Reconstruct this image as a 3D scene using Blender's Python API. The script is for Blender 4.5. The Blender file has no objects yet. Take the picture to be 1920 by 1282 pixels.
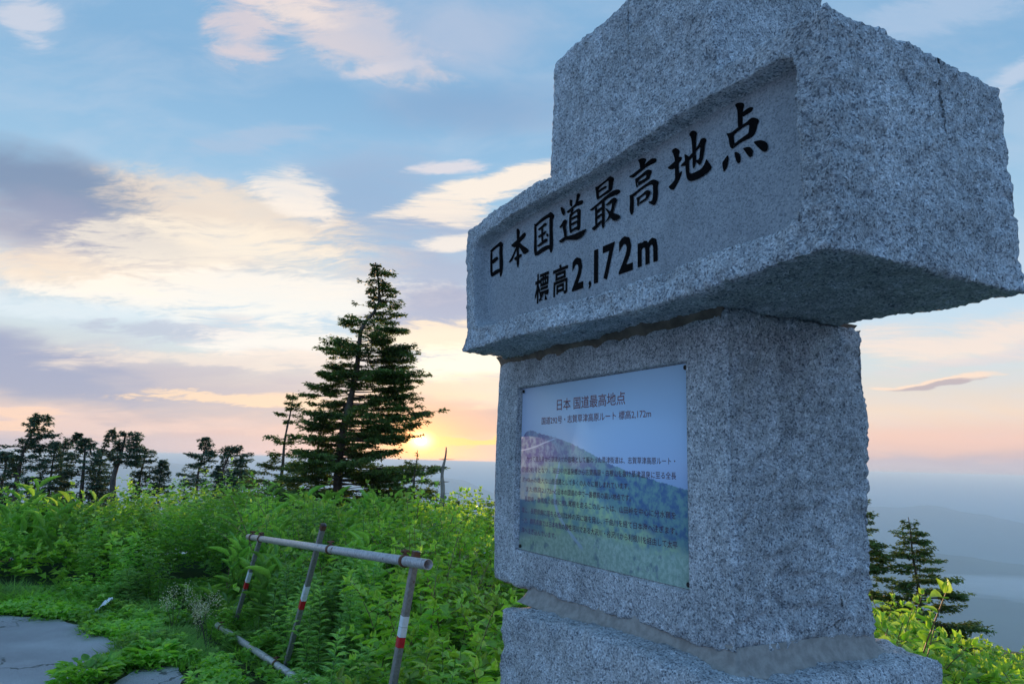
import bpy, math, random
import numpy as np
from mathutils import Matrix, Vector, Euler
R = math.radians
rng = np.random.default_rng(7)
random.seed(7)
scn = bpy.context.scene
COL = scn.collection

def s2l(r, g, b):
    f = lambda c: (c / 12.92 if c <= .04045 else ((c + .055) / 1.055) ** 2.4)
    return (f(r / 255), f(g / 255), f(b / 255), 1.0)

# ---------------------------------------------------------------- camera
cam_d = bpy.data.cameras.new('camera'); cam = bpy.data.objects.new('camera', cam_d); COL.objects.link(cam)
EYE = 1.55
ROLL, PITCH = R(1.5), math.atan(226 / 1340)
F = Vector((0, math.cos(PITCH), math.sin(PITCH)))
R0 = Vector((1, 0, 0)); U0 = Vector((0, -math.sin(PITCH), math.cos(PITCH)))
CR = math.cos(ROLL) * R0 + math.sin(ROLL) * U0
CU = math.cos(ROLL) * U0 - math.sin(ROLL) * R0
M = Matrix((CR, CU, -F)).transposed().to_4x4(); M.translation = (0, 0, EYE)
cam.matrix_world = M
cam_d.lens = 36 * 1340 / 1920; cam_d.sensor_width = 36
cam_d.clip_start = .05; cam_d.clip_end = 300000
scn.camera = cam

# ---------------------------------------------------------------- render settings, exposure
scn.view_settings.view_transform = 'Standard'
scn.view_settings.look = 'None'
scn.view_settings.gamma = 1
scn.view_settings.exposure = 0.5
cy = scn.cycles
scn.render.engine = 'CYCLES'
cy.use_denoising = True
cy.max_bounces = 10; cy.diffuse_bounces = 3; cy.glossy_bounces = 2; cy.transmission_bounces = 4
cy.transparent_max_bounces = 8; cy.volume_bounces = 8
cy.sample_clamp_indirect = 4; cy.sample_clamp_direct = 0
cy.caustics_reflective = False; cy.caustics_refractive = False

# ---------------------------------------------------------------- sky and sun
SUN_AZ, SUN_EL = -7.0, 1.5
world = bpy.data.worlds.new('World'); scn.world = world
world.use_nodes = True
wt = world.node_tree; wt.nodes.clear()

class NT:
    def __init__(s, t): s.t = t
    def n(s, typ, **kw):
        nd = s.t.nodes.new(typ)
        for k, v in kw.items(): setattr(nd, k, v)
        return nd
    def put(s, sock, v):
        if v is None: return
        if isinstance(v, bpy.types.NodeSocket): s.t.links.new(v, sock)
        else:
            if sock.type == 'VECTOR' and not np.isscalar(v): v = tuple(v)[:3]
            elif sock.type == 'RGBA' and len(v) == 3: v = tuple(v) + (1.0,)
            sock.default_value = v
    def math(s, op, a, b=None, c=None, clamp=False):
        nd = s.n('ShaderNodeMath', operation=op, use_clamp=clamp)
        for i, v in enumerate((a, b, c)): s.put(nd.inputs[i], v)
        return nd.outputs[0]
    def vmath(s, op, a, b=None):
        nd = s.n('ShaderNodeVectorMath', operation=op)
        s.put(nd.inputs[0], a); s.put(nd.inputs[1], b)
        return nd.outputs[1] if op in ('LENGTH', 'DOT_PRODUCT', 'DISTANCE') else nd.outputs[0]
    def noise(s, vec, scale, detail=4, rough=.5, dist=0, out=0, lac=2.0):
        nd = s.n('ShaderNodeTexNoise')
        if vec is not None: s.put(nd.inputs['Vector'], vec)
        nd.inputs['Scale'].default_value = scale; nd.inputs['Detail'].default_value = detail
        nd.inputs['Roughness'].default_value = rough; nd.inputs['Distortion'].default_value = dist
        nd.inputs['Lacunarity'].default_value = lac
        return nd.outputs[out]
    def mapr(s, v, a, b, c=0., d=1., typ='SMOOTHSTEP'):
        nd = s.n('ShaderNodeMapRange', interpolation_type=typ)
        s.put(nd.inputs[0], v)
        for i, q in enumerate((a, b, c, d)): s.put(nd.inputs[1 + i], q)
        return nd.outputs[0]
    def mix(s, f, a, b, mode='MIX'):
        nd = s.n('ShaderNodeMix', data_type='RGBA', blend_type=mode)
        s.put(nd.inputs[0], f); s.put(nd.inputs[6], a); s.put(nd.inputs[7], b)
        return nd.outputs[2]
    def ramp(s, v, stops, interp='LINEAR'):
        nd = s.n('ShaderNodeValToRGB'); cr = nd.color_ramp; cr.interpolation = interp
        while len(cr.elements) < len(stops): cr.elements.new(.5)
        for e, (p, c) in zip(cr.elements, stops): e.position = p; e.color = c
        s.put(nd.inputs[0], v); return nd.outputs[0]
    def scale(s, col, f):
        nd = s.n('ShaderNodeVectorMath', operation='SCALE')
        s.put(nd.inputs[0], col); s.put(nd.inputs['Scale'], f); return nd.outputs[0]
    def mapping(s, v, loc=(0, 0, 0), rot=(0, 0, 0), sc=(1, 1, 1), typ='POINT'):
        nd = s.n('ShaderNodeMapping', vector_type=typ)
        s.put(nd.inputs[0], v)
        s.put(nd.inputs[1], loc); s.put(nd.inputs[2], rot); s.put(nd.inputs[3], sc)
        return nd.outputs[0]

W = NT(wt)
geo = W.n('ShaderNodeTexCoord')
dirv = W.vmath('NORMALIZE', geo.outputs['Generated'])
sep = W.n('ShaderNodeSeparateXYZ'); W.put(sep.inputs[0], dirv)
X, Y, Z = sep.outputs
az = W.math('MULTIPLY', W.math('ARCTAN2', X, Y), 180 / math.pi)
el = W.math('MULTIPLY', W.math('ARCSINE', Z), 180 / math.pi)
cmb = W.n('ShaderNodeCombineXYZ'); W.put(cmb.inputs[0], az); W.put(cmb.inputs[1], el)
# direction projected on a cloud layer: keeps the streaks level and stretched near the horizon
zz = W.math('ADD', W.math('MAXIMUM', Z, 0.0), .22)
pl = W.n('ShaderNodeCombineXYZ'); W.put(pl.inputs[0], W.math('DIVIDE', X, zz)); W.put(pl.inputs[1], W.math('DIVIDE', Y, zz))
plane = pl.outputs[0]
# domain warp
wn = W.noise(plane, 1.6, 3, .55, out=1)
warp = W.vmath('SUBTRACT', wn, (.5, .5, .5))
ae = W.vmath('ADD', cmb.outputs[0], W.vmath('MULTIPLY', warp, (9, 4.5, 0)))
pw = W.vmath('ADD', plane, W.vmath('MULTIPLY', warp, (.35, .35, 0)))
n1 = W.noise(W.mapping(pw, rot=(0, 0, R(25)), sc=(1, 2.0, 1)), 2.6, 8, .62)
n2 = W.noise(W.mapping(pw, rot=(0, 0, R(-14)), sc=(1.0, 2.3, 1)), 5.0, 9, .66, dist=.35)
n3 = W.noise(W.mapping(pw, rot=(0, 0, R(-20)), sc=(1.0, 2.6, 1)), 15.0, 8, .66, dist=.3)
n2 = W.math('MULTIPLY_ADD', W.math('SUBTRACT', W.math('ADD', W.math('MULTIPLY', n2, .62), W.math('MULTIPLY', n3, .38)), .5), 1.55, .5)
nz = W.math('ADD', W.math('MULTIPLY', n1, .55), W.math('MULTIPLY', n2, .45))

def ramp_el(stops):
    return W.ramp(W.math('DIVIDE', el, 90.0), [(max(0, e / 90), s2l(*c)) for e, c in stops])
front = ramp_el([(0, (156, 166, 192)), (1.2, (168, 164, 188)), (2.3, (216, 176, 172)), (4.2, (222, 196, 180)), (7.5, (194, 204, 208)),
                 (11, (178, 205, 224)), (17, (150, 192, 222)), (23, (128, 180, 219)), (28, (112, 168, 212)), (45, (116, 170, 214)), (90, (122, 172, 214))])
back = ramp_el([(0, (150, 172, 215)), (4, (172, 184, 224)), (9, (160, 192, 232)), (20, (140, 186, 236)), (45, (126, 178, 230)), (90, (122, 174, 218))])
sd = W.math('MULTIPLY_ADD', Y, .5, .5)
col = W.mix(W.mapr(sd, .25, .8), back, front)
veil = W.math('MULTIPLY', W.mapr(n1, .40, .66, 0., .26), W.mapr(el, 1., 9., .3, 1.))
col = W.mix(veil, col, s2l(196, 206, 224))

BLOBS = [
    (-5.1, 27.0, 14.8, 3.04, 5.5, (122, 158, 200), 0.6, 0.5, 0.5, 1),
    (-12.2, 19.7, 10.2, 5.57, 1.5, (134, 165, 203), 0.75, 0.5, 0.5, 1),
    (-6.3, 15.3, 9.8, 5.79, 1.5, (160, 168, 196), 0.8, 0.5, 0.6, 1),
    (22.8, 21.6, 14.5, 9.0, 1.5, (150, 175, 215), 0.4, 0.5, 0.4, 1),
    (-27.2, 15.0, 23.1, 6.43, 4.5, (238, 214, 192), 0.8, 0.5, 0.6, 0),
    (-35.4, 17.4, 17.7, 4.03, -4.5, (112, 136, 172), 0.95, 0.45, 0.5, 1),
    (-33.3, 15.2, 13.1, 2.68, 1.5, (150, 152, 180), 0.7, 0.5, 0.5, 1),
    (-21.5, 18.0, 12.2, 3.72, -2.5, (240, 218, 194), 0.75, 0.4, 0.8, 2),
    (-17.5, 20.0, 4.4, 2.18, -13.5, (250, 236, 222), 0.8, 0.4, 0.8, 2),
    (-33.0, 12.7, 11.8, 1.92, 1.5, (240, 214, 186), 0.7, 0.5, 0.7, 2),
    (-24.3, 15.4, 13.0, 2.47, 4.5, (250, 234, 210), 0.65, 0.4, 0.9, 2),
    (-19.5, 12.3, 21.1, 2.63, 3.5, (250, 240, 226), 0.7, 0.35, 0.9, 2),
    (-31.7, 9.8, 13.1, 1.37, 1.5, (210, 222, 230), 0.7, 0.4, 0.7, 2),
    (-25.5, 9.1, 8.9, 1.14, 7.5, (170, 178, 200), 0.75, 0.35, 0.9, 2),
    (-17.6, 8.9, 9.4, 1.95, 1.5, (248, 236, 224), 0.7, 0.4, 0.9, 2),
    (-27.5, 4.2, 29.5, 4.63, -1.5, (172, 166, 184), 0.95, 0.5, 0.3, 1),
    (-14.2, 6.5, 15.2, 3.02, 1.5, (186, 174, 186), 0.5, 0.5, 0.5, 1),
    (-34.6, 5.3, 12.1, 3.1, -12.5, (138, 146, 182), 0.95, 0.4, 0.4, 1),
    (-21.0, 7.3, 15.6, 1.03, 4.5, (232, 212, 198), 0.6, 0.35, 0.9, 2),
    (-20.0, 4.3, 12.3, 1.04, 3.5, (240, 202, 166), 0.75, 0.3, 1.0, 2),
    (-30.2, 1.5, 16.7, 1.03, 1.5, (212, 186, 188), 0.6, 0.5, 0.5, 2),
    (-34.7, 1.6, 4.3, 0.36, 1.5, (236, 192, 166), 0.6, 0.4, 0.8, 2),
    (-5.5, 11.8, 9.2, 3.71, 1.5, (158, 162, 190), 0.85, 0.4, 0.6, 1),
    (-4.8, 9.5, 10.2, 1.91, -1.5, (250, 224, 188), 0.8, 0.35, 0.9, 2),
    (-3.0, 7.6, 8.1, 2.13, 4.5, (255, 240, 214), 0.9, 0.35, 0.8, 2),
    (-4.6, 5.6, 10.7, 1.38, 3.5, (238, 206, 178), 0.7, 0.4, 0.8, 2),
    (-3.2, 3.3, 11.7, 1.91, 1.5, (184, 156, 164), 0.85, 0.4, 0.6, 1),
    (-3.2, 1.6, 9.5, 0.58, 1.5, (255, 186, 106), 0.95, 0.3, 0.5, 2),
    (-4.8, -0.7, 15.7, 1.36, 1.5, (168, 160, 184), 0.8, 0.5, 0.4, 1),
    (-23.5, 31.5, 5.1, 3.91, -48.5, (228, 208, 208), 0.75, 0.45, 1.1, 2),
    (-15.3, 31.9, 14.3, 3.51, -10.5, (214, 204, 210), 0.9, 0.4, 0.9, 2),
    (-19.7, 32.5, 6.4, 1.35, 1.5, (238, 220, 212), 0.8, 0.4, 0.9, 2),
    (-11.1, 29.9, 6.2, 0.78, 15.5, (214, 208, 216), 0.8, 0.35, 0.8, 2),
    (-5.4, 32.8, 13.9, 4.4, 1.5, (170, 186, 214), 0.7, 0.5, 0.6, 1),
    (-37.5, 27.3, 2.8, 2.1, -38.5, (212, 212, 224), 0.7, 0.45, 1.1, 2),
    (-21.2, 23.4, 7.0, 1.2, 13.5, (160, 186, 216), 0.7, 0.4, 0.9, 2),
    (-6.0, 22.4, 4.8, 0.72, 7.5, (226, 218, 222), 0.85, 0.35, 0.8, 2),
    (-1.7, 21.5, 9.6, 1.36, 15.5, (250, 234, 216), 0.95, 0.3, 0.7, 2),
    (-6.5, 19.5, 6.1, 0.83, 3.5, (244, 228, 212), 0.9, 0.35, 0.8, 2),
    (-5.1, 18.2, 5.5, 0.73, 9.5, (246, 232, 218), 0.85, 0.35, 0.8, 2),
    (31.9, 9.4, 13.0, 1.63, 3.5, (240, 212, 194), 0.75, 0.5, 0.6, 2),
    (30.5, 6.8, 4.4, 0.4, 5.5, (238, 204, 180), 0.9, 0.3, 0.7, 2),
    (30.5, 6.6, 3.0, 0.28, 4.5, (172, 158, 170), 0.9, 0.3, 0.6, 2),
    (34.0, 8.5, 9.7, 0.67, 7.5, (214, 200, 202), 0.6, 0.4, 0.8, 2),
    (36.3, 25.8, 5.1, 1.06, 19.5, (190, 204, 226), 0.7, 0.4, 0.9, 2),
    (31.4, 30.3, 7.1, 1.53, -8.5, (168, 192, 222), 0.6, 0.4, 0.9, 2),
    (36.0, 14.6, 5.5, 3.2, 1.5, (176, 198, 222), 0.5, 0.5, 0.6, 1),
    (31.4, 2.0, 16.2, 1.39, 1.5, (222, 178, 170), 0.6, 0.6, 0.2, 1),
    (31.3, -0.6, 19.2, 1.61, 1.5, (160, 168, 192), 0.7, 0.6, 0.1, 1),
]
def blob(col, a, e, sa, se, tilt, c, op, soft, k, noise):
    m = W.mapping(ae, loc=(a, e, 0), rot=(0, 0, R(tilt)), sc=(sa, se, 1), typ='TEXTURE')
    g = W.n('ShaderNodeTexGradient', gradient_type='SPHERICAL'); W.put(g.inputs[0], m)
    v = W.math('MULTIPLY_ADD', noise, k * 2.1, g.outputs[1])
    f = W.mapr(v, 1.05 * k + .02, 1.05 * k + .12 + soft * 1.5, 0., op)
    # fade to nothing at the blob's own edge
    f = W.math('MULTIPLY', f, W.mapr(g.outputs[1], 0., .3))
    return W.mix(f, col, s2l(*c))
for (a, e, sa, se, t, c, op, soft, k, w) in BLOBS:
    col = blob(col, a, e, sa, se, t, c, op, soft, k, (nz, n1, n2)[w])
# the rest of the sky, out of the photo's frame, carries the same thin cloud
gen = W.math('MULTIPLY', W.mapr(nz, .5, .68, 0., .5), W.mapr(sd, .2, .75, 1., 0.))
col = W.mix(gen, col, s2l(205, 200, 212))
# a low sun behind thin cloud: glow and disc, both fixed to the sun's direction
sdir = Vector((math.sin(R(SUN_AZ)) * math.cos(R(SUN_EL)), math.cos(R(SUN_AZ)) * math.cos(R(SUN_EL)), math.sin(R(SUN_EL))))
dsun = W.mapping(cmb.outputs[0], loc=(SUN_AZ, SUN_EL, 0), sc=(1, 1, 1), typ='TEXTURE')
dl = W.vmath('LENGTH', W.vmath('MULTIPLY', dsun, (1, 1.5, 0)))
col = W.mix(W.math('MULTIPLY', W.mapr(dl, 0., 9.0, 1., 0.), .6), col, s2l(255, 176, 104))
col = W.mix(W.math('POWER', W.mapr(dl, 0., 4.8, 1., 0.), 1.8), col, (1.7, .50, .10, 1))
col = W.mix(W.math('POWER', W.mapr(dl, .0, 1.7, 1., 0.), 1.5), col, (5.0, 2.0, .42, 1))
col = W.mix(W.mapr(dl, .18, .5, 1., 0.), col, (16, 12, 6, 1))
sky = W.n('ShaderNodeTexSky', sky_type='NISHITA')
sky.sun_disc = False; sky.sun_elevation = R(SUN_EL); sky.sun_rotation = R(SUN_AZ); sky.altitude = 2170; sky.dust_density = 1.0
nish = W.vmath('MULTIPLY', sky.outputs[0], (.02, .02, .02))
hsv = W.n('ShaderNodeHueSaturation'); W.put(hsv.inputs['Saturation'], W.mapr(sd, .35, .8, 1.12, .88)); W.put(hsv.inputs['Value'], W.math('ADD', W.mapr(el, 6., 22., .80, .72), W.math('MULTIPLY', W.mapr(sd, .3, .7, 1., 0.), .1))); W.put(hsv.inputs['Color'], col)
tot = W.vmath('ADD', hsv.outputs[0], nish)
bg = W.n('ShaderNodeBackground'); W.put(bg.inputs[0], tot); bg.inputs[1].default_value = 1.0
wo = W.n('ShaderNodeOutputWorld'); wt.links.new(bg.outputs[0], wo.inputs[0])
world.cycles.sampling_method = 'MANUAL'; world.cycles.sample_map_resolution = 1024

sun_d = bpy.data.lights.new('sun', 'SUN'); sun = bpy.data.objects.new('sun', sun_d); COL.objects.link(sun)
sun_d.energy = 4.0; sun_d.angle = R(.5); sun_d.color = (1, .62, .34)
sun.rotation_euler = (-sdir).to_track_quat('-Z', 'Y').to_euler()

# ---------------------------------------------------------------- materials
def material(name):
    m = bpy.data.materials.new(name); m.use_nodes = True
    m.node_tree.nodes.clear(); T = NT(m.node_tree)
    b = T.n('ShaderNodeBsdfPrincipled'); o = T.n('ShaderNodeOutputMaterial')
    T.t.links.new(b.outputs[0], o.inputs[0]); T.b = b; T.o = o; T.m = m
    return m, T
def setp(T, color=None, rough=None, metal=None, spec=None, normal=None):
    for k, v in (('Base Color', color), ('Roughness', rough), ('Metallic', metal), ('Specular IOR Level', spec), ('Normal', normal)):
        if v is not None: T.put(T.b.inputs[k], v)
def bump(T, h, strength=.5, dist=.01, normal=None):
    n = T.n('ShaderNodeBump'); n.inputs['Strength'].default_value = strength; n.inputs['Distance'].default_value = dist
    T.put(n.inputs['Height'], h)
    if normal is not None: T.put(n.inputs['Normal'], normal)
    return n.outputs[0]
def oco(T): return T.n('ShaderNodeTexCoord').outputs['Object']
def rgb(r, g, b): return (r, g, b, 1)

def granite(name, fine=False):
    m, T = material(name); c = oco(T)
    n1 = T.noise(c, 210, 2, .7); n2 = T.noise(c, 120, 3, .7); n3 = T.noise(c, 3.6, 4, .6); n4 = T.noise(c, 20, 5, .7)
    v = T.n('ShaderNodeTexVoronoi'); T.put(v.inputs['Vector'], c); v.inputs['Scale'].default_value = 260 if fine else 210
    sp = T.n('ShaderNodeSeparateColor'); T.put(sp.inputs[0], v.outputs['Color'])
    base = T.ramp(sp.outputs[0], [(0, rgb(.15, .168, .195)), (.12, rgb(.20, .22, .25)), (.22, rgb(.34, .368, .40)), (.6, rgb(.44, .468, .50)), (1, rgb(.56, .58, .605))])
    if fine: k = T.mapr(n1, .38, .62, .86, 1.08)
    else: k = T.mapr(n1, .38, .62, .74, 1.2)
    big = T.mapr(n3, .3, .7, .80, 1.08); mid = T.mapr(n4, .35, .65, .93 if fine else .84, 1.06)
    n5 = T.noise(T.mapping(c, sc=(1, 1, .22)), 11, 5, .65)          # rain streaks
    n6 = T.noise(c, 55, 3, .6)
    k = T.math('MULTIPLY', k, T.mapr(n5, .36, .6, .86, 1.03))
    if not fine: k = T.math('MULTIPLY', k, T.mapr(n6, .36, .62, .84, 1.1))
    base = T.scale(base, T.math('MULTIPLY', k, T.math('MULTIPLY', big, mid)))
    if fine: base = T.mix(.45, base, rgb(.27, .305, .345))
    base = T.scale(base, .90 if fine else 1.24)
    st = T.mapr(T.noise(c, 6, 5, .7), .6, .78, 0., .28)
    base = T.mix(st, base, rgb(.28, .20, .13))
    li = T.mapr(T.noise(c, 31, 4, .75), .66, .72, 0., .55)
    base = T.mix(li, base, rgb(.10, .105, .10))
    hb = T.math('ADD', T.math('MULTIPLY', n1, .4), T.math('MULTIPLY', n2, .6))
    setp(T, base, .85, 0, .3, bump(T, hb, .15 if fine else .85, .002 if fine else .011))
    return m
HAZE_DENSITY = 2.1e-4
RAIL_NEAR, RAIL_FAR = (-.360, 3.431, 1.076), (-2.279, 6.513, .846)
LOW_NEAR, LOW_FAR = (-.93, 4.45, .12), (-2.501, 6.558, .09)
WH, RD = 'white', 'red'
POSTS = [((-2.037, 6.131, .916), (-2.344, 6.502, .06), .034, [(.378, .482, WH), (.484, .549, RD)], True),
         ((-1.205, 4.832, 1.118), (-1.548, 5.372, .06), .034, [(.396, .4435, WH), (.4455, .4935, WH), (.495, .552, RD)], True),
         ((-.441, 3.623, 1.111), (-.593, 3.672, .016), .034, [(.278, .3225, WH), (.3245, .3655, WH), (.367, .41, RD)], True)]
AX = (-1.919, 3.082, -.23)
CLAMPS = [((-2.20, 6.386, .8555), AX), ((-2.04, 6.13, .8747), AX), ((-1.10, 4.62, .987), AX), ((-.50, 3.656, 1.0593), AX), ((-1.60, 5.349, .107), AX), ((-2.42, 6.45, .092), AX)]
def simple(name, c, rough=.6, metal=0, spec=.5, var=0, vs=20, bumps=0, bs=60):
    m, T = material(name); co = oco(T); base = c
    if var:
        base = T.scale(rgb(*c[:3]), T.mapr(T.noise(co, vs, 4, .6), .3, .7, 1 - var, 1 + var))
    setp(T, base, rough, metal, spec, bump(T, T.noise(co, bs, 4, .6), bumps, .004) if bumps else None)
    return m

def leaf_mat(name, c1, c2, trans=.45, rough=.45, spec=.45, tc=None):
    m, T = material(name)
    g = T.n('ShaderNodeNewGeometry'); oi = T.n('ShaderNodeObjectInfo')
    rnd = T.math('FRACT', T.math('ADD', g.outputs['Random Per Island'], oi.outputs['Random']))
    base = T.mix(rnd, rgb(*c1), rgb(*c2))
    big = T.mapr(T.noise(g.outputs['Position'], 1.3, 4, .6), .36, .62, .68, 1.3)
    base = T.scale(base, big)
    vein = T.mapr(T.noise(g.outputs['Position'], 60, 2, .5), .3, .7, .85, 1.12)
    base = T.scale(base, vein)
    setp(T, base, rough, 0, spec)
    tr = T.n('ShaderNodeBsdfTranslucent'); T.put(tr.inputs[0], T.mix(1., T.scale(base, 1.35), rgb(*(tc or (1.0, 1.0, .45))), 'MULTIPLY'))
    mx = T.n('ShaderNodeMixShader'); mx.inputs[0].default_value = trans
    T.t.links.new(T.b.outputs[0], mx.inputs[1]); T.t.links.new(tr.outputs[0], mx.inputs[2])
    T.t.links.new(mx.outputs[0], T.o.inputs[0])
    return m

MAT = {}
MAT['granite'] = granite('granite_rough'); MAT['granite_fine'] = granite('granite_dressed', True)
MAT['ink'] = simple('black_paint', rgb(.004, .004, .005), .9, 0, .05)
MAT['mortar'] = simple('cement_mortar', rgb(.31, .295, .275), .95, 0, .2, .18, 38, .5, 170)
MAT['mortar_top'] = simple('stained_mortar', rgb(.20, .155, .12), .95, 0, .2, .35, 12, .5, 90)
MAT['knot'] = leaf_mat('knotweed_leaf', (.17, .38, .045), (.40, .60, .08), .5)
MAT['knot_young'] = leaf_mat('young_leaf', (.28, .52, .07), (.42, .58, .10), .45)
MAT['forb'] = leaf_mat('forb_leaf', (.14, .34, .06), (.34, .57, .10), .5)
MAT['mug'] = leaf_mat('mugwort_leaf', (.19, .39, .13), (.38, .59, .19), .5, .5)
MAT['sasa'] = leaf_mat('bamboo_grass_leaf', (.17, .38, .08), (.32, .54, .12), .5, .38)
MAT['grass'] = leaf_mat('grass_blade', (.14, .34, .05), (.30, .50, .09), .5)
MAT['cover'] = leaf_mat('ground_cover_leaf', (.15, .38, .05), (.32, .54, .08), .5)
MAT['flower'] = leaf_mat('cream_flower', (.5, .47, .33), (.62, .58, .42), .3)
MAT['stem'] = simple('green_stem', rgb(.10, .17, .05), .6, 0, .4, .3)
MAT['redstem'] = simple('reddish_stem', rgb(.19, .12, .06), .6, 0, .4, .3)
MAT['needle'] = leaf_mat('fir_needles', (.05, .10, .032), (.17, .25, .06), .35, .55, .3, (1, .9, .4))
MAT['needle_far'] = leaf_mat('haze_tinted_fir_needles', (.045, .085, .062), (.095, .155, .08), .25, .6, .3)  # left group's needles tinted bluer, distance haze put into the colour
MAT['bark'] = simple('fir_bark', rgb(.11, .085, .07), .9, 0, .2, .4, 8, .6, 30)
MAT['snag'] = simple('dead_wood', rgb(.24, .20, .17), .9, 0, .2, .4, 8, .6, 30)
MAT['pe'] = simple('young_bark', rgb(.10, .08, .06), .9)
MAT['litter'] = simple('white_plastic_film', rgb(.72, .74, .76), .35)

def mk_asphalt():
    m, T = material('asphalt'); c = oco(T)
    a = T.noise(c, 260, 2, .7); b = T.noise(c, 1.3, 5, .6); d = T.noise(c, 90, 3, .6)
    base = T.mix(T.mapr(a, .4, .66), rgb(.24, .228, .235), rgb(.56, .53, .545))
    base = T.scale(base, T.mapr(b, .3, .7, .8, 1.15))
    v = T.n('ShaderNodeTexVoronoi', feature='DISTANCE_TO_EDGE'); T.put(v.inputs[0], T.vmath('ADD', c, T.vmath('MULTIPLY', T.noise(c, 2.2, 4, .6, out=1), (1.1, 1.1, 0)))); v.inputs['Scale'].default_value = .42
    cr = T.mapr(v.outputs[0], .002, .006, 1, 0)
    base = T.mix(T.math('MULTIPLY', cr, .75), base, rgb(.04, .045, .035))
    setp(T, base, .85, 0, .35, bump(T, T.math('SUBTRACT', T.math('ADD', a, d), cr), .6, .004))
    return m
MAT['asphalt'] = mk_asphalt()
def mk_soil():
    m, T = material('soil'); c = oco(T)
    n = T.noise(c, 3, 6, .65); f = T.noise(c, .004, 8, .62)
    near = T.mix(T.mapr(n, .35, .65), rgb(.035, .045, .02), rgb(.07, .085, .03))
    far = T.mix(T.mapr(f, .4, .62), rgb(.03, .07, .04), rgb(.06, .11, .06))
    d = T.vmath('LENGTH', c)
    setp(T, T.mix(T.mapr(d, 8, 14), near, far), .95, 0, .1, bump(T, n, .4, .02))
    return m
MAT['ground'] = mk_soil()
def mk_galv(name, c, rust):
    m, T = material(name); co = oco(T)
    n = T.noise(co, 14, 5, .65); n2 = T.noise(co, 60, 3, .6)
    base = T.scale(rgb(*c), T.mapr(n2, .3, .7, .78, 1.15))
    r = T.mapr(n, rust, rust + .1)
    base = T.mix(r, base, rgb(.13, .055, .03))
    setp(T, base, T.mapr(r, 0, 1, .5, .9), T.mapr(r, 0, 1, .35, 0), .5, bump(T, n2, .25, .001))
    return m
MAT['pipe'] = mk_galv('galvanised_pipe', (.50, .47, .46), .60)
MAT['post'] = mk_galv('weathered_steel_post', (.27, .26, .26), .62)
MAT['rust'] = mk_galv('rusty_iron', (.15, .07, .04), .42)
MAT['dark'] = simple('dark_interior', rgb(.02, .015, .012), .9)
MAT['red'] = simple('red_reflective_tape', rgb(.55, .015, .03), .4, 0, .5, .15, 40)
MAT['white'] = simple('white_reflective_tape', rgb(.72, .75, .80), .4, 0, .5, .08, 40)
MAT['print_ink'] = simple('maroon_print', rgb(.05, .01, .05), .4)
MAT['print_faded'] = simple('faded_maroon_print', rgb(.13, .055, .16), .4)
MAT['title_ink'] = simple('title_print', rgb(.13, .03, .07), .4)

# ---------------------------------------------------------------- mesh helpers
def mesh_np(name, V, faces, mat, smooth=False):
    """V (n,3); faces: list of int arrays (m,3) or (m,4)"""
    me = bpy.data.meshes.new(name)
    V = np.asarray(V, np.float32)
    faces = [np.asarray(f, np.int32) for f in faces if len(f)]
    nl = sum(f.size for f in faces); nf = sum(len(f) for f in faces)
    me.vertices.add(len(V)); me.vertices.foreach_set('co', V.ravel())
    me.loops.add(nl); me.loops.foreach_set('vertex_index', np.concatenate([f.ravel() for f in faces]))
    me.polygons.add(nf)
    tot = np.concatenate([np.full(len(f), f.shape[1], np.int32) for f in faces])
    me.polygons.foreach_set('loop_start', np.concatenate([[0], np.cumsum(tot)[:-1]]).astype(np.int32))
    me.polygons.foreach_set('loop_total', tot)
    if smooth: me.polygons.foreach_set('use_smooth', np.ones(nf, bool))
    me.update(calc_edges=True); me.validate()
    for m in (mat if isinstance(mat, (list, tuple)) else [mat]): me.materials.append(m)
    return me
def link(name, data, parent=None, loc=None, label=None, cat=None, group=None, kind=None):
    o = bpy.data.objects.new(name, data); COL.objects.link(o)
    if parent is not None: o.parent = parent
    if loc is not None: o.location = loc
    for k, v in (('label', label), ('category', cat), ('group', group), ('kind', kind)):
        if v: o[k] = v
    return o
class Geo:
    def __init__(s): s.V = []; s.T = []; s.Q = []; s.n = 0
    def add(s, V, tris=None, quads=None):
        V = np.asarray(V, float).reshape(-1, 3)
        if tris is not None and len(tris): s.T.append(np.asarray(tris) + s.n)
        if quads is not None and len(quads): s.Q.append(np.asarray(quads) + s.n)
        s.V.append(V); s.n += len(V)
    def merge(s, g, mtx=None):
        if not g.V: return
        V = np.concatenate(g.V)
        if mtx is not None:
            mm = np.array(mtx); V = V @ mm[:3, :3].T + mm[:3, 3]
        s.add(V, np.concatenate(g.T) if g.T else None, np.concatenate(g.Q) if g.Q else None)
    def mesh(s, name, mat, smooth=False):
        return mesh_np(name, np.concatenate(s.V), [np.concatenate(a) for a in (s.T, s.Q) if a], mat, smooth)
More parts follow.
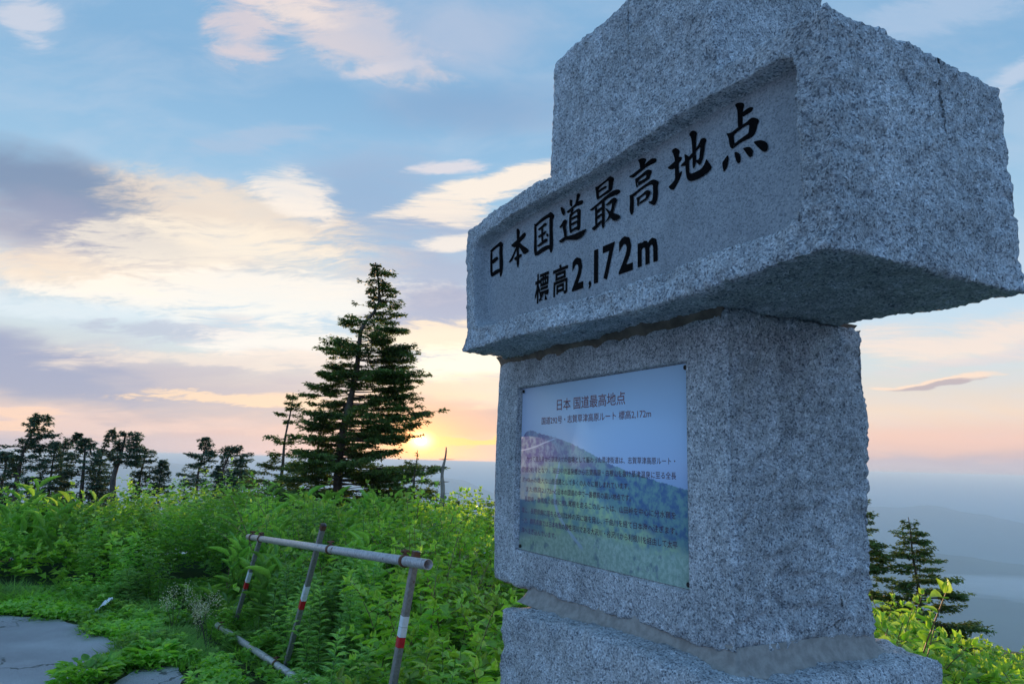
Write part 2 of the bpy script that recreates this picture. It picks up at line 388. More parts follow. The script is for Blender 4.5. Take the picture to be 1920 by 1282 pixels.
def tube(g, pts, rad, sides=6, cap=True):
    pts = np.asarray(pts, float); n = len(pts)
    rad = np.broadcast_to(rad, (n,)) if np.ndim(rad) else np.full(n, rad)
    tg = np.gradient(pts, axis=0); tg /= np.linalg.norm(tg, axis=1)[:, None] + 1e-9
    ref = np.array([0, 0, 1.]) if abs(tg[0, 2]) < .9 else np.array([0, 1., 0])
    a = np.cross(tg, ref); a /= np.linalg.norm(a, axis=1)[:, None] + 1e-9
    b = np.cross(tg, a)
    th = np.arange(sides) / sides * 2 * np.pi
    V = pts[:, None] + rad[:, None, None] * (np.cos(th)[None, :, None] * a[:, None] + np.sin(th)[None, :, None] * b[:, None])
    i = np.arange(n - 1)[:, None] * sides; j = np.arange(sides)[None]; k = (j + 1) % sides
    q = np.stack([i + j, i + k, i + k + sides, i + j + sides], -1).reshape(-1, 4)
    V = V.reshape(-1, 3); tr = None
    if cap:
        V = np.concatenate([V, pts[:1], pts[-1:]]); c0 = n * sides; jj = np.arange(sides); kk = (jj + 1) % sides
        tr = np.concatenate([np.stack([np.full(sides, c0), kk, jj], 1), np.stack([np.full(sides, c0 + 1), (n - 1) * sides + jj, (n - 1) * sides + kk], 1)])
    g.add(V, tr, q)

# gradient noise on numpy arrays
_perm = np.random.default_rng(3).permutation(256); _perm = np.concatenate([_perm, _perm, _perm])
_gr = np.random.default_rng(4).normal(size=(256, 3)); _gr /= np.linalg.norm(_gr, axis=1)[:, None]
def pnoise(P):
    P = np.asarray(P, float); i = np.floor(P).astype(int); f = P - i; i &= 255
    u = f * f * f * (f * (f * 6 - 15) + 10); r = 0
    for dx in (0, 1):
        for dy in (0, 1):
            for dz in (0, 1):
                h = _perm[_perm[_perm[i[..., 0] + dx] + i[..., 1] + dy] + i[..., 2] + dz]
                d = (_gr[h] * (f - np.array([dx, dy, dz]))).sum(-1)
                w = (u[..., 0] if dx else 1 - u[..., 0]) * (u[..., 1] if dy else 1 - u[..., 1]) * (u[..., 2] if dz else 1 - u[..., 2])
                r = r + d * w
    return r
def fbm(P, o=4, g=.5):
    r = 0; a = 1
    for k in range(o): r = r + a * pnoise(P * 2 ** k + 17.3 * k); a *= g
    return r
def ridged(P, o=3):
    r = 0; a = 1
    for k in range(o): r = r + a * (.5 - np.abs(pnoise(P * 2 ** k + 9.1 * k)) * 2); a *= .5
    return r
def sstep(x, a, b):
    t = np.clip((x - a) / (b - a), 0, 1); return t * t * (3 - 2 * t)

# ---------------------------------------------------------------- ground
def edge_dist(a):   # how far the level top reaches, by azimuth in degrees
    return 12.6 - 7.4 * sstep(a, 6, 24)
def ground_z(x, y):
    x = np.asarray(x, float); y = np.asarray(y, float)
    r = np.hypot(x, y); a = np.degrees(np.arctan2(x, y))
    e = edge_dist(np.where(np.abs(a) < 90, a, 0)); e = np.where(np.abs(a) > 90, 14 + 0 * e, e)
    q = np.maximum(r - e, 0)
    z = -1120 * (1 - np.exp(-(q / 3500) ** 1.13))
    P = np.stack([x, y, 0 * x], -1)
    z = z + .05 * fbm(P * .5, 3) * sstep(r, 5, 9)
    z = z + np.minimum(q * .02, 1) * 14 * fbm(P / 160., 3) * sstep(r, 40, 900)
    z = z + 90 * fbm(P / 2600. + 3, 4) * sstep(r, 1500, 6000)
    # farther ranges: crest height by azimuth
    def rng_(az_pts, el_pts, r0, w, rough, seed):
        top = np.interp(a, az_pts, el_pts)
        crest = EYE + np.tan(np.radians(top)) * r0
        n = fbm(np.stack([a * rough, r / r0 * 3, seed + 0 * a], -1), 5, .55)
        return (crest - z + n * .0022 * r0) * np.exp(-((r - r0) / w) ** 2 / (1 + .6 * pnoise(np.stack([a * .4, r / w, seed + 0 * a], -1))))
    z = z + np.maximum(rng_([-180, -60, -34, -27.5, -25.7, -23.9, -22, -18, -12, -5, -3.5, -1, 3, 10, 20, 26.5, 28.6, 30, 31.7, 33.2, 35.2, 42, 60, 180],
                 [-1.5, -1.2, -.35, -.3, -.5, -.75, -1.0, -1.4, -1.5, -1.25, -1.5, -2.4, -2.9, -2.6, -2.4, -2.35, -2.28, -2.08, -2.38, -2.55, -2.95, -3.3, -2.2, -1.5], 9500., 1300., .45, 2.), 0)
    z = z + np.maximum(rng_([-180, -10, 10, 24, 26.5, 30, 35, 45, 180], [-7, -6.5, -5.6, -5.25, -5.3, -5.2, -5.6, -6, -7], 5600., 800., .5, 8.), 0)
    return z
rr = np.concatenate([np.linspace(0.01, 16, 50), np.geomspace(16.4, 70000, 260)])
aa = np.concatenate([np.arange(-180, -46, 3.), np.arange(-46, 46, .3), np.arange(46, 180, 3.)])
AA, RR = np.meshgrid(np.radians(aa), rr)
GX, GY = RR * np.sin(AA), RR * np.cos(AA); GZ = ground_z(GX, GY)
nA, nR = len(aa), len(rr)
ii = np.arange(nR - 1)[:, None] * nA; jj = np.arange(nA)[None]; kk = (jj + 1) % nA
Q = np.stack([ii + jj, ii + kk, ii + kk + nA, ii + jj + nA], -1).reshape(-1, 4)
gm = mesh_np('ground', np.stack([GX, GY, GZ], -1).reshape(-1, 3), [Q[:, ::-1]], MAT['ground'], True)
link('ground', gm, kind='structure')

# asphalt: a sheet over the ground with a broken edge, and a small loose patch
def sheet(name, pts, mat, z, jit=.03, seed=0):
    pts = np.array(pts, float); out = []
    for p, q in zip(pts, np.roll(pts, -1, 0)):
        n = max(2, int(np.linalg.norm(q - p) / .06)); t = np.arange(n) / n
        out.append(p + (q - p) * t[:, None])
    o = np.concatenate(out)
    o = o + jit * np.stack([fbm(np.column_stack([o * 4, o[:, 0] * 0 + seed]), 3), fbm(np.column_stack([o * 4, o[:, 0] * 0 + seed + 9]), 3)], 1) * 2
    n = len(o); zt = np.full(n, z)
    V = np.concatenate([np.column_stack([o, zt]), np.column_stack([o, zt - .05])])
    me = bpy.data.meshes.new(name)
    me.from_pydata(V.tolist(), [], [list(range(n))] + [[i, i + n, (i + 1) % n + n, (i + 1) % n] for i in range(n)])
    me.materials.append(mat); me.update()
    return link(name, me, kind='structure')
ASPH = [(-16, 5.2), (-11, 6.2), (-8.2, 6.75), (-6.2, 7.02), (-4.75, 7.09), (-4.13, 6.98), (-3.72, 6.72), (-3.28, 6.32), (-3.02, 5.98), (-2.86, 5.55), (-2.75, 5.2), (-2.55, 4.5), (-2.2, 3.7), (-1.5, 2.7), (-.6, 1.9), (.4, 1.1), (3, -.6), (8, -3), (8, -12), (-16, -12)]  # unseen stretch before the monument, extended to bounce light onto the crossbar's underside
sheet('asphalt_path', ASPH, MAT['asphalt'], .012)
sheet('asphalt_path', [(-2.66, 5.5), (-2.42, 5.62), (-2.2, 5.3), (-2.15, 4.8), (-2.35, 4.3), (-2.6, 4.9)], MAT['asphalt'], .016, .03, 5)

# ---------------------------------------------------------------- haze in the valleys
hz = bpy.data.materials.new('haze_air'); hz.use_nodes = True; hz.node_tree.nodes.clear(); T = NT(hz.node_tree)
pv = T.n('ShaderNodeVolumePrincipled'); o_ = T.n('ShaderNodeOutputMaterial')
pv.inputs['Color'].default_value = (.74, .91, 1, 1); pv.inputs['Density'].default_value = HAZE_DENSITY
pv.inputs['Anisotropy'].default_value = .0
hz.node_tree.links.new(pv.outputs[0], o_.inputs['Volume'])
hx, z0, z1 = 76000., -1500., 7.0
hv = [(x, y, z) for z in (z0, z1) for y in (-hx, hx) for x in (-hx, hx)]
hm = bpy.data.meshes.new('haze'); hm.from_pydata(hv, [], [(0, 2, 3, 1), (4, 5, 7, 6), (0, 1, 5, 4), (2, 6, 7, 3), (0, 4, 6, 2), (1, 3, 7, 5)]); hm.materials.append(hz)
link('haze', hm, kind='stuff')

# low cloud lying in the valley on the right
def valley_cloud(a, r, z, la, lb, lh, rot, seed, dens):
    nu, nv = 48, 24; th = np.linspace(0, 2 * np.pi, nu, endpoint=False); ph = np.linspace(-np.pi / 2, np.pi / 2, nv)
    TH, PH = np.meshgrid(th, ph); S = np.stack([np.cos(TH) * np.cos(PH), np.sin(TH) * np.cos(PH), np.sin(PH)], -1)
    k = 1 + .55 * fbm(S * 2.2 + seed, 4, .6)[..., None]; P = S * k * [la, lb, lh]
    i = np.arange(nv - 1)[:, None] * nu; j = np.arange(nu)[None]; k2 = (j + 1) % nu
    m = bpy.data.materials.new('cloud_air'); m.use_nodes = True; m.node_tree.nodes.clear(); T = NT(m.node_tree)
    p = T.n('ShaderNodeVolumePrincipled'); o = T.n('ShaderNodeOutputMaterial'); p.inputs['Color'].default_value = (1, 1, 1, 1); p.inputs['Density'].default_value = dens
    m.node_tree.links.new(p.outputs[0], o.inputs['Volume'])
    me = mesh_np('valley_cloud', P.reshape(-1, 3), [np.stack([i + j, i + k2, i + k2 + nu, i + j + nu], -1).reshape(-1, 4)], m)
    o = link('valley_cloud', me, loc=(r * math.sin(R(a)), r * math.cos(R(a)), z), kind='stuff', label='low white cloud lying in the hazy valley', cat='cloud'); o.rotation_euler.z = R(rot)
valley_cloud(37.5, 4300, -520, 620, 200, 60, -18, 2., .0035)
valley_cloud(34.5, 4700, -575, 420, 150, 40, -30, 5., .003)

# ---------------------------------------------------------------- the stone monument
MON = link('stone_monument', None, loc=(.5883, 1.9115, 0), label='tall roughly hewn granite monument with inscribed crossbar stone and information plaque', cat='monument')
MON.rotation_euler.z = math.atan2(-.87839, .47794)
MON.empty_display_size = .3
def lin(a, b, step, extra=()):
    n = max(2, int(round((b - a) / step)) + 1)
    v = np.linspace(a, b, n)
    if len(extra):
        v = np.array([q for q in v if min(abs(q - e) for e in extra) > step * .25 or q in (a, b)])
        v = np.concatenate([v, extra])
    return np.unique(np.round(v, 6))
def block(name, lo, hi, step, warp=None, rad=.02, amp=.008, fine=.0025, relief=None, mask=None, mat='granite', ex=((), (), ()), seed=0, label=None, parent=MON, cracks=.0, dressed=None):
    """A hewn stone: a welded box grid whose edges are worn round and whose faces are broken by noise."""
    ax = [lin(lo[i], hi[i], step, ex[i]) for i in range(3)]
    V = []; Qs = []; n = 0
    for d in range(3):
        for s in (0, 1):
            u, w = [k for k in range(3) if k != d]
            A, B = np.meshgrid(ax[u], ax[w], indexing='ij')
            P = np.zeros(A.shape + (3,)); P[..., u] = A; P[..., w] = B; P[..., d] = (lo, hi)[s][d]
            a, b = A.shape; i = np.arange(a - 1)[:, None] * b; j = np.arange(b - 1)[None]
            q = np.stack([i + j, i + j + b, i + j + b + 1, i + j + 1], -1).reshape(-1, 4) + n
            if (s == 1) == (d == 1): q = q[:, ::-1]
            V.append(P.reshape(-1, 3)); Qs.append(q); n += a * b
    V = np.concatenate(V); Qs = np.concatenate(Qs)
    key = np.round(V * 1e5).astype(np.int64)
    _, first, inv = np.unique(key, axis=0, return_index=True, return_inverse=True)
    V = V[first]; Qs = inv.reshape(-1)[Qs]
    lo = np.array(lo); hi = np.array(hi); P0 = V.copy()
    mk_ = mask(P0) if mask is not None else np.ones(len(V))
    # rounded edges with uneven radius
    r = rad * (1 + 1.5 * fbm(P0 * 12 + seed, 3)); r = np.clip(r, .003, rad * 2.4)[:, None]
    c = np.clip(P0, lo + r, hi - r); dv = P0 - c; L = np.linalg.norm(dv, axis=1)[:, None]
    out = np.where(L > 1e-9, c + dv / np.maximum(L, 1e-9) * np.minimum(L, r), P0)
    nrm = np.where(L > 1e-9, dv / np.maximum(L, 1e-9), 0)
    face = np.zeros_like(P0)
    for d in range(3):
        face[:, d] = np.where(np.abs(P0[:, d] - lo[d]) < 1e-6, -1, np.where(np.abs(P0[:, d] - hi[d]) < 1e-6, 1, 0))
    face /= np.linalg.norm(face, axis=1)[:, None] + 1e-9
    nn = face
    Pw = P0 + .02 * np.stack([fbm(P0 * 11 + seed, 2), fbm(P0 * 11 + seed + 5, 2), fbm(P0 * 11 + seed + 9, 2)], -1)
    fac = fbm(Pw * np.array([9, 9, 12]) + seed, 3, .55)
    chip = np.clip(fbm(Pw * 8 + seed + 40, 2) - .22, 0, 1)
    disp = amp * (1.2 * fbm(P0 * 4 + seed, 2) + .75 * np.abs(fac) * 1.6 - .3 + .2 * fbm(Pw * 26 + seed, 3, .6) - 2.2 * chip) + fine * 1.9 * fbm(Pw * 50 + seed, 3, .7)
    if cracks: disp = disp - cracks * np.clip(1 - np.abs(fbm(P0 * np.array([3, 3, 5]) + seed, 3)) * 18, 0, 1)
    out = out + nn * (disp * mk_)[:, None]
    if relief is not None: out = relief(P0, out)
    if warp is not None: out = warp(P0, out)
    me = mesh_np(name, out, [Qs], MAT[mat], True)
    if dressed is not None:
        me.materials.append(MAT['granite_fine'])
        ctr = P0[Qs].mean(1); me.polygons.foreach_set('material_index', dressed(ctr).astype(np.int32))
    return link(name, me, parent, label=label)

# local axes: x = -u (to the right along the front), y = depth, z up
def rrect(x, z, x0, x1, z0, z1, rad):      # signed distance to a rounded rectangle, negative inside
    cx, cz = (x0 + x1) / 2, (z0 + z1) / 2; hx_, hz_ = (x1 - x0) / 2 - rad, (z1 - z0) / 2 - rad
    qx, qz = np.abs(x - cx) - hx_, np.abs(z - cz) - hz_
    return np.hypot(np.maximum(qx, 0), np.maximum(qz, 0)) + np.minimum(np.maximum(qx, qz), 0) - rad

# crossbar stone
def lint_relief(P, out):
    front = np.abs(P[:, 1] + .213) < 1e-5
    wob = .0015 * fbm(P * 8 + 3, 3)
    d = rrect(P[:, 0], P[:, 2], -1.186, .425, 2.072, 2.463, .055) + wob
    lowr = sstep(-P[:, 0], 1.0, 1.12) * .034
    t = sstep(-d, -.0005, .0055 + lowr)
    out[:, 1] = np.where(front, out[:, 1] * (1 - t) + (-.155 + .0010 * fbm(P * 30, 2)) * t, out[:, 1])
    out[:, 1] -= np.where(front & (d > -.001), .020 * (1 - sstep(P[:, 2], 1.985, 2.075)), 0)
    return out
def lint_warp(P, out):
    x, y, z = P[:, 0], P[:, 1], P[:, 2]; tz = (z - 1.985) / .545
    left = sstep(-x, .6, 1.27)
    out[:, 0] += -left * ((y + .213) / .70 * .10 + (tz - .5) * .035)
    right = sstep(x, .0, .509)
    # the right end is hewn: bulging low, and its far top corner cut back
    out[:, 0] += right * (-.012 * sstep(y, .0, .5) * 0)
    out[:, 1] += right * np.where(y > .2, (.012 - .035 * tz), 0)
    out[:, 2] += -.022 * np.exp(-((x + .1) / .45) ** 2) * (1 - tz) * (y < -.15) + .008 * np.sin(x * 7 + 1) * tz
    return out
def lint_mask(P):
    front = np.abs(P[:, 1] + .213) < 1e-5
    d = rrect(P[:, 0], P[:, 2], -1.186, .425, 2.072, 2.463, .055)
    m = np.where(front, .8 + .5 * sstep(P[:, 2], 2.12, 2.05) + .5 * sstep(P[:, 0], .36, .48), 1.25)
    m = np.where(np.abs(P[:, 2] - 1.985) < 1e-5, 1.0, m)
    return np.where(front & (d < -.010), .0, m)
LINT = block('crossbar_stone', (-1.258, -.213, 1.985), (.509, .475, 2.53), .0085, lint_warp, .012, .0105, .0036, lint_relief, lint_mask, seed=3., label='wide rough granite block with a sunken inscribed panel', cracks=.002, ex=((-1.186, .4185, .4220, .4255), (), (2.0715, 2.0755, 2.0785, 2.4565, 2.4600, 2.4635)),
             dressed=lambda c: (np.abs(c[:, 1] + .213) < 1e-4) & (rrect(c[:, 0], c[:, 2], -1.186, .425, 2.072, 2.463, .055) < -.006))
# upper stone
def top_warp(P, out):
    tz = (P[:, 2] - 2.52) / .6
    out[:, 0] += np.where(P[:, 0] < -.3, .02 * tz, 0)
    return out
block('top_stone', (-.765, -.115, 2.522), (.095, .34, 3.055), .011, top_warp, .012, .010, .004, None, None, seed=11., cracks=.002)
# pillar
PX0, PX1, PZ0, PZ1 = -1.158, -.170, 1.2115, 1.8535
def pil_relief(P, out):
    front = np.abs(P[:, 1]) < 1e-5
    ins = front & (P[:, 0] > PX0 - 1e-5) & (P[:, 0] < PX1 + 1e-5) & (P[:, 2] > PZ0 - 1e-5) & (P[:, 2] < PZ1 + 1e-5)
    edge = front & ~ins & (P[:, 0] > PX0 - .004) & (P[:, 0] < PX1 + .004) & (P[:, 2] > PZ0 - .004) & (P[:, 2] < PZ1 + .004)
    out[ins, 1] = .022
    out[edge, 1] = 0
    return out
def pil_mask(P):
    front = np.abs(P[:, 1]) < 1e-5
    d = rrect(P[:, 0], P[:, 2], PX0, PX1, PZ0, PZ1, .001)
    m = np.where(front, .07 + 1.0 * sstep(d, .02, .07) * sstep(P[:, 2], 1.2, 1.09) + .7 * sstep(P[:, 0], -.11, -.01), 1.3 + .7 * (P[:, 0] > -.001))
    return m * np.where(front & (d < .003), 0, 1)
def pil_warp(P, out):
    tz = (P[:, 2] - 1.075) / .915
    out[:, 0] -= sstep(-P[:, 0], .9, 1.33) * .022 * np.sin(np.clip(tz, 0, 1) * 3.1)
    out[:, 1] += np.where(P[:, 1] > .4, .012 * tz - .02 * (1 - tz) ** 3, 0)
    out[:, 2] += np.where(P[:, 2] < 1.1, .009 * fbm(P * 5 + 2, 3), 0)
    return out
e2 = .0015
block('pillar_stone', (-1.338, 0, 1.078), (0.0, .565, 1.988), .0095, pil_warp, .010, .010, .0032, pil_relief, pil_mask, seed=23.,
      ex=((PX0 - e2, PX0, PX1, PX1 + e2), (), (PZ0 - e2, PZ0, PZ1, PZ1 + e2)), cracks=.007, label='granite pillar block with a plaque let into its front')
# base
def base_warp(P, out):
    top = P[:, 2] > 1.0
    out[:, 2] += np.where(top, .012 * fbm(P * 4 + 4, 3) + .034 * np.exp(-((P[:, 0] + .33) / .42) ** 2), 0)
    return out
block('base_stone', (-1.05, -.125, -.15), (.115, .70, 1.020), .015, base_warp, .034, .013, .004, None, None, seed=37., label='massive rough granite base block')
# cement joints
def joint(name, x0, x1, y0, y1, zt, zb, flare, mat, seed):
    n = 60; prof = [(0, zt), (.15, zt - (zt - zb) * .45), (.5, zt - (zt - zb) * .75), (1., zb)]
    ring = []
    for (a, b, c, d) in ((x0, y0, x1, y0), (x1, y0, x1, y1), (x1, y1, x0, y1), (x0, y1, x0, y0)):
        t = np.arange(n) / n; ring.append(np.column_stack([a + (c - a) * t, b + (d - b) * t]))
    ring = np.concatenate(ring); cxy = np.array([(x0 + x1) / 2, (y0 + y1) / 2]); N = len(ring); V = []
    dirn = np.column_stack([np.where(np.abs(ring[:, 0] - x0) < .01, -1., np.where(np.abs(ring[:, 0] - x1) < .01, 1., 0)), np.where(np.abs(ring[:, 1] - y0) < .01, -1., np.where(np.abs(ring[:, 1] - y1) < .01, 1., 0))])
    for (f_, z) in prof:
        p = ring + dirn * f_ * flare
        q = np.column_stack([p, np.full(N, z)])
        q[:, :2] += dirn * (.006 * fbm(q * 9 + seed, 3) + .002 * fbm(q * 60, 2))[:, None]
        V.append(q)
    V = np.concatenate(V); i = np.arange(len(prof) - 1)[:, None] * N; j = np.arange(N)[None]; k = (j + 1) % N
    q = np.stack([i + j, i + j + N, i + k + N, i + k], -1).reshape(-1, 4)
    return link(name, mesh_np(name, V, [q], MAT[mat], True), MON)
joint('mortar_joint', -1.055, -.004, .012, .545, 1.10, 1.028, .036, 'mortar', 1.)
joint('mortar_joint', -1.32, -.03, .004, .54, 1.93, 2.0, .022, 'mortar_top', 7.).name = 'mortar_joint.001'

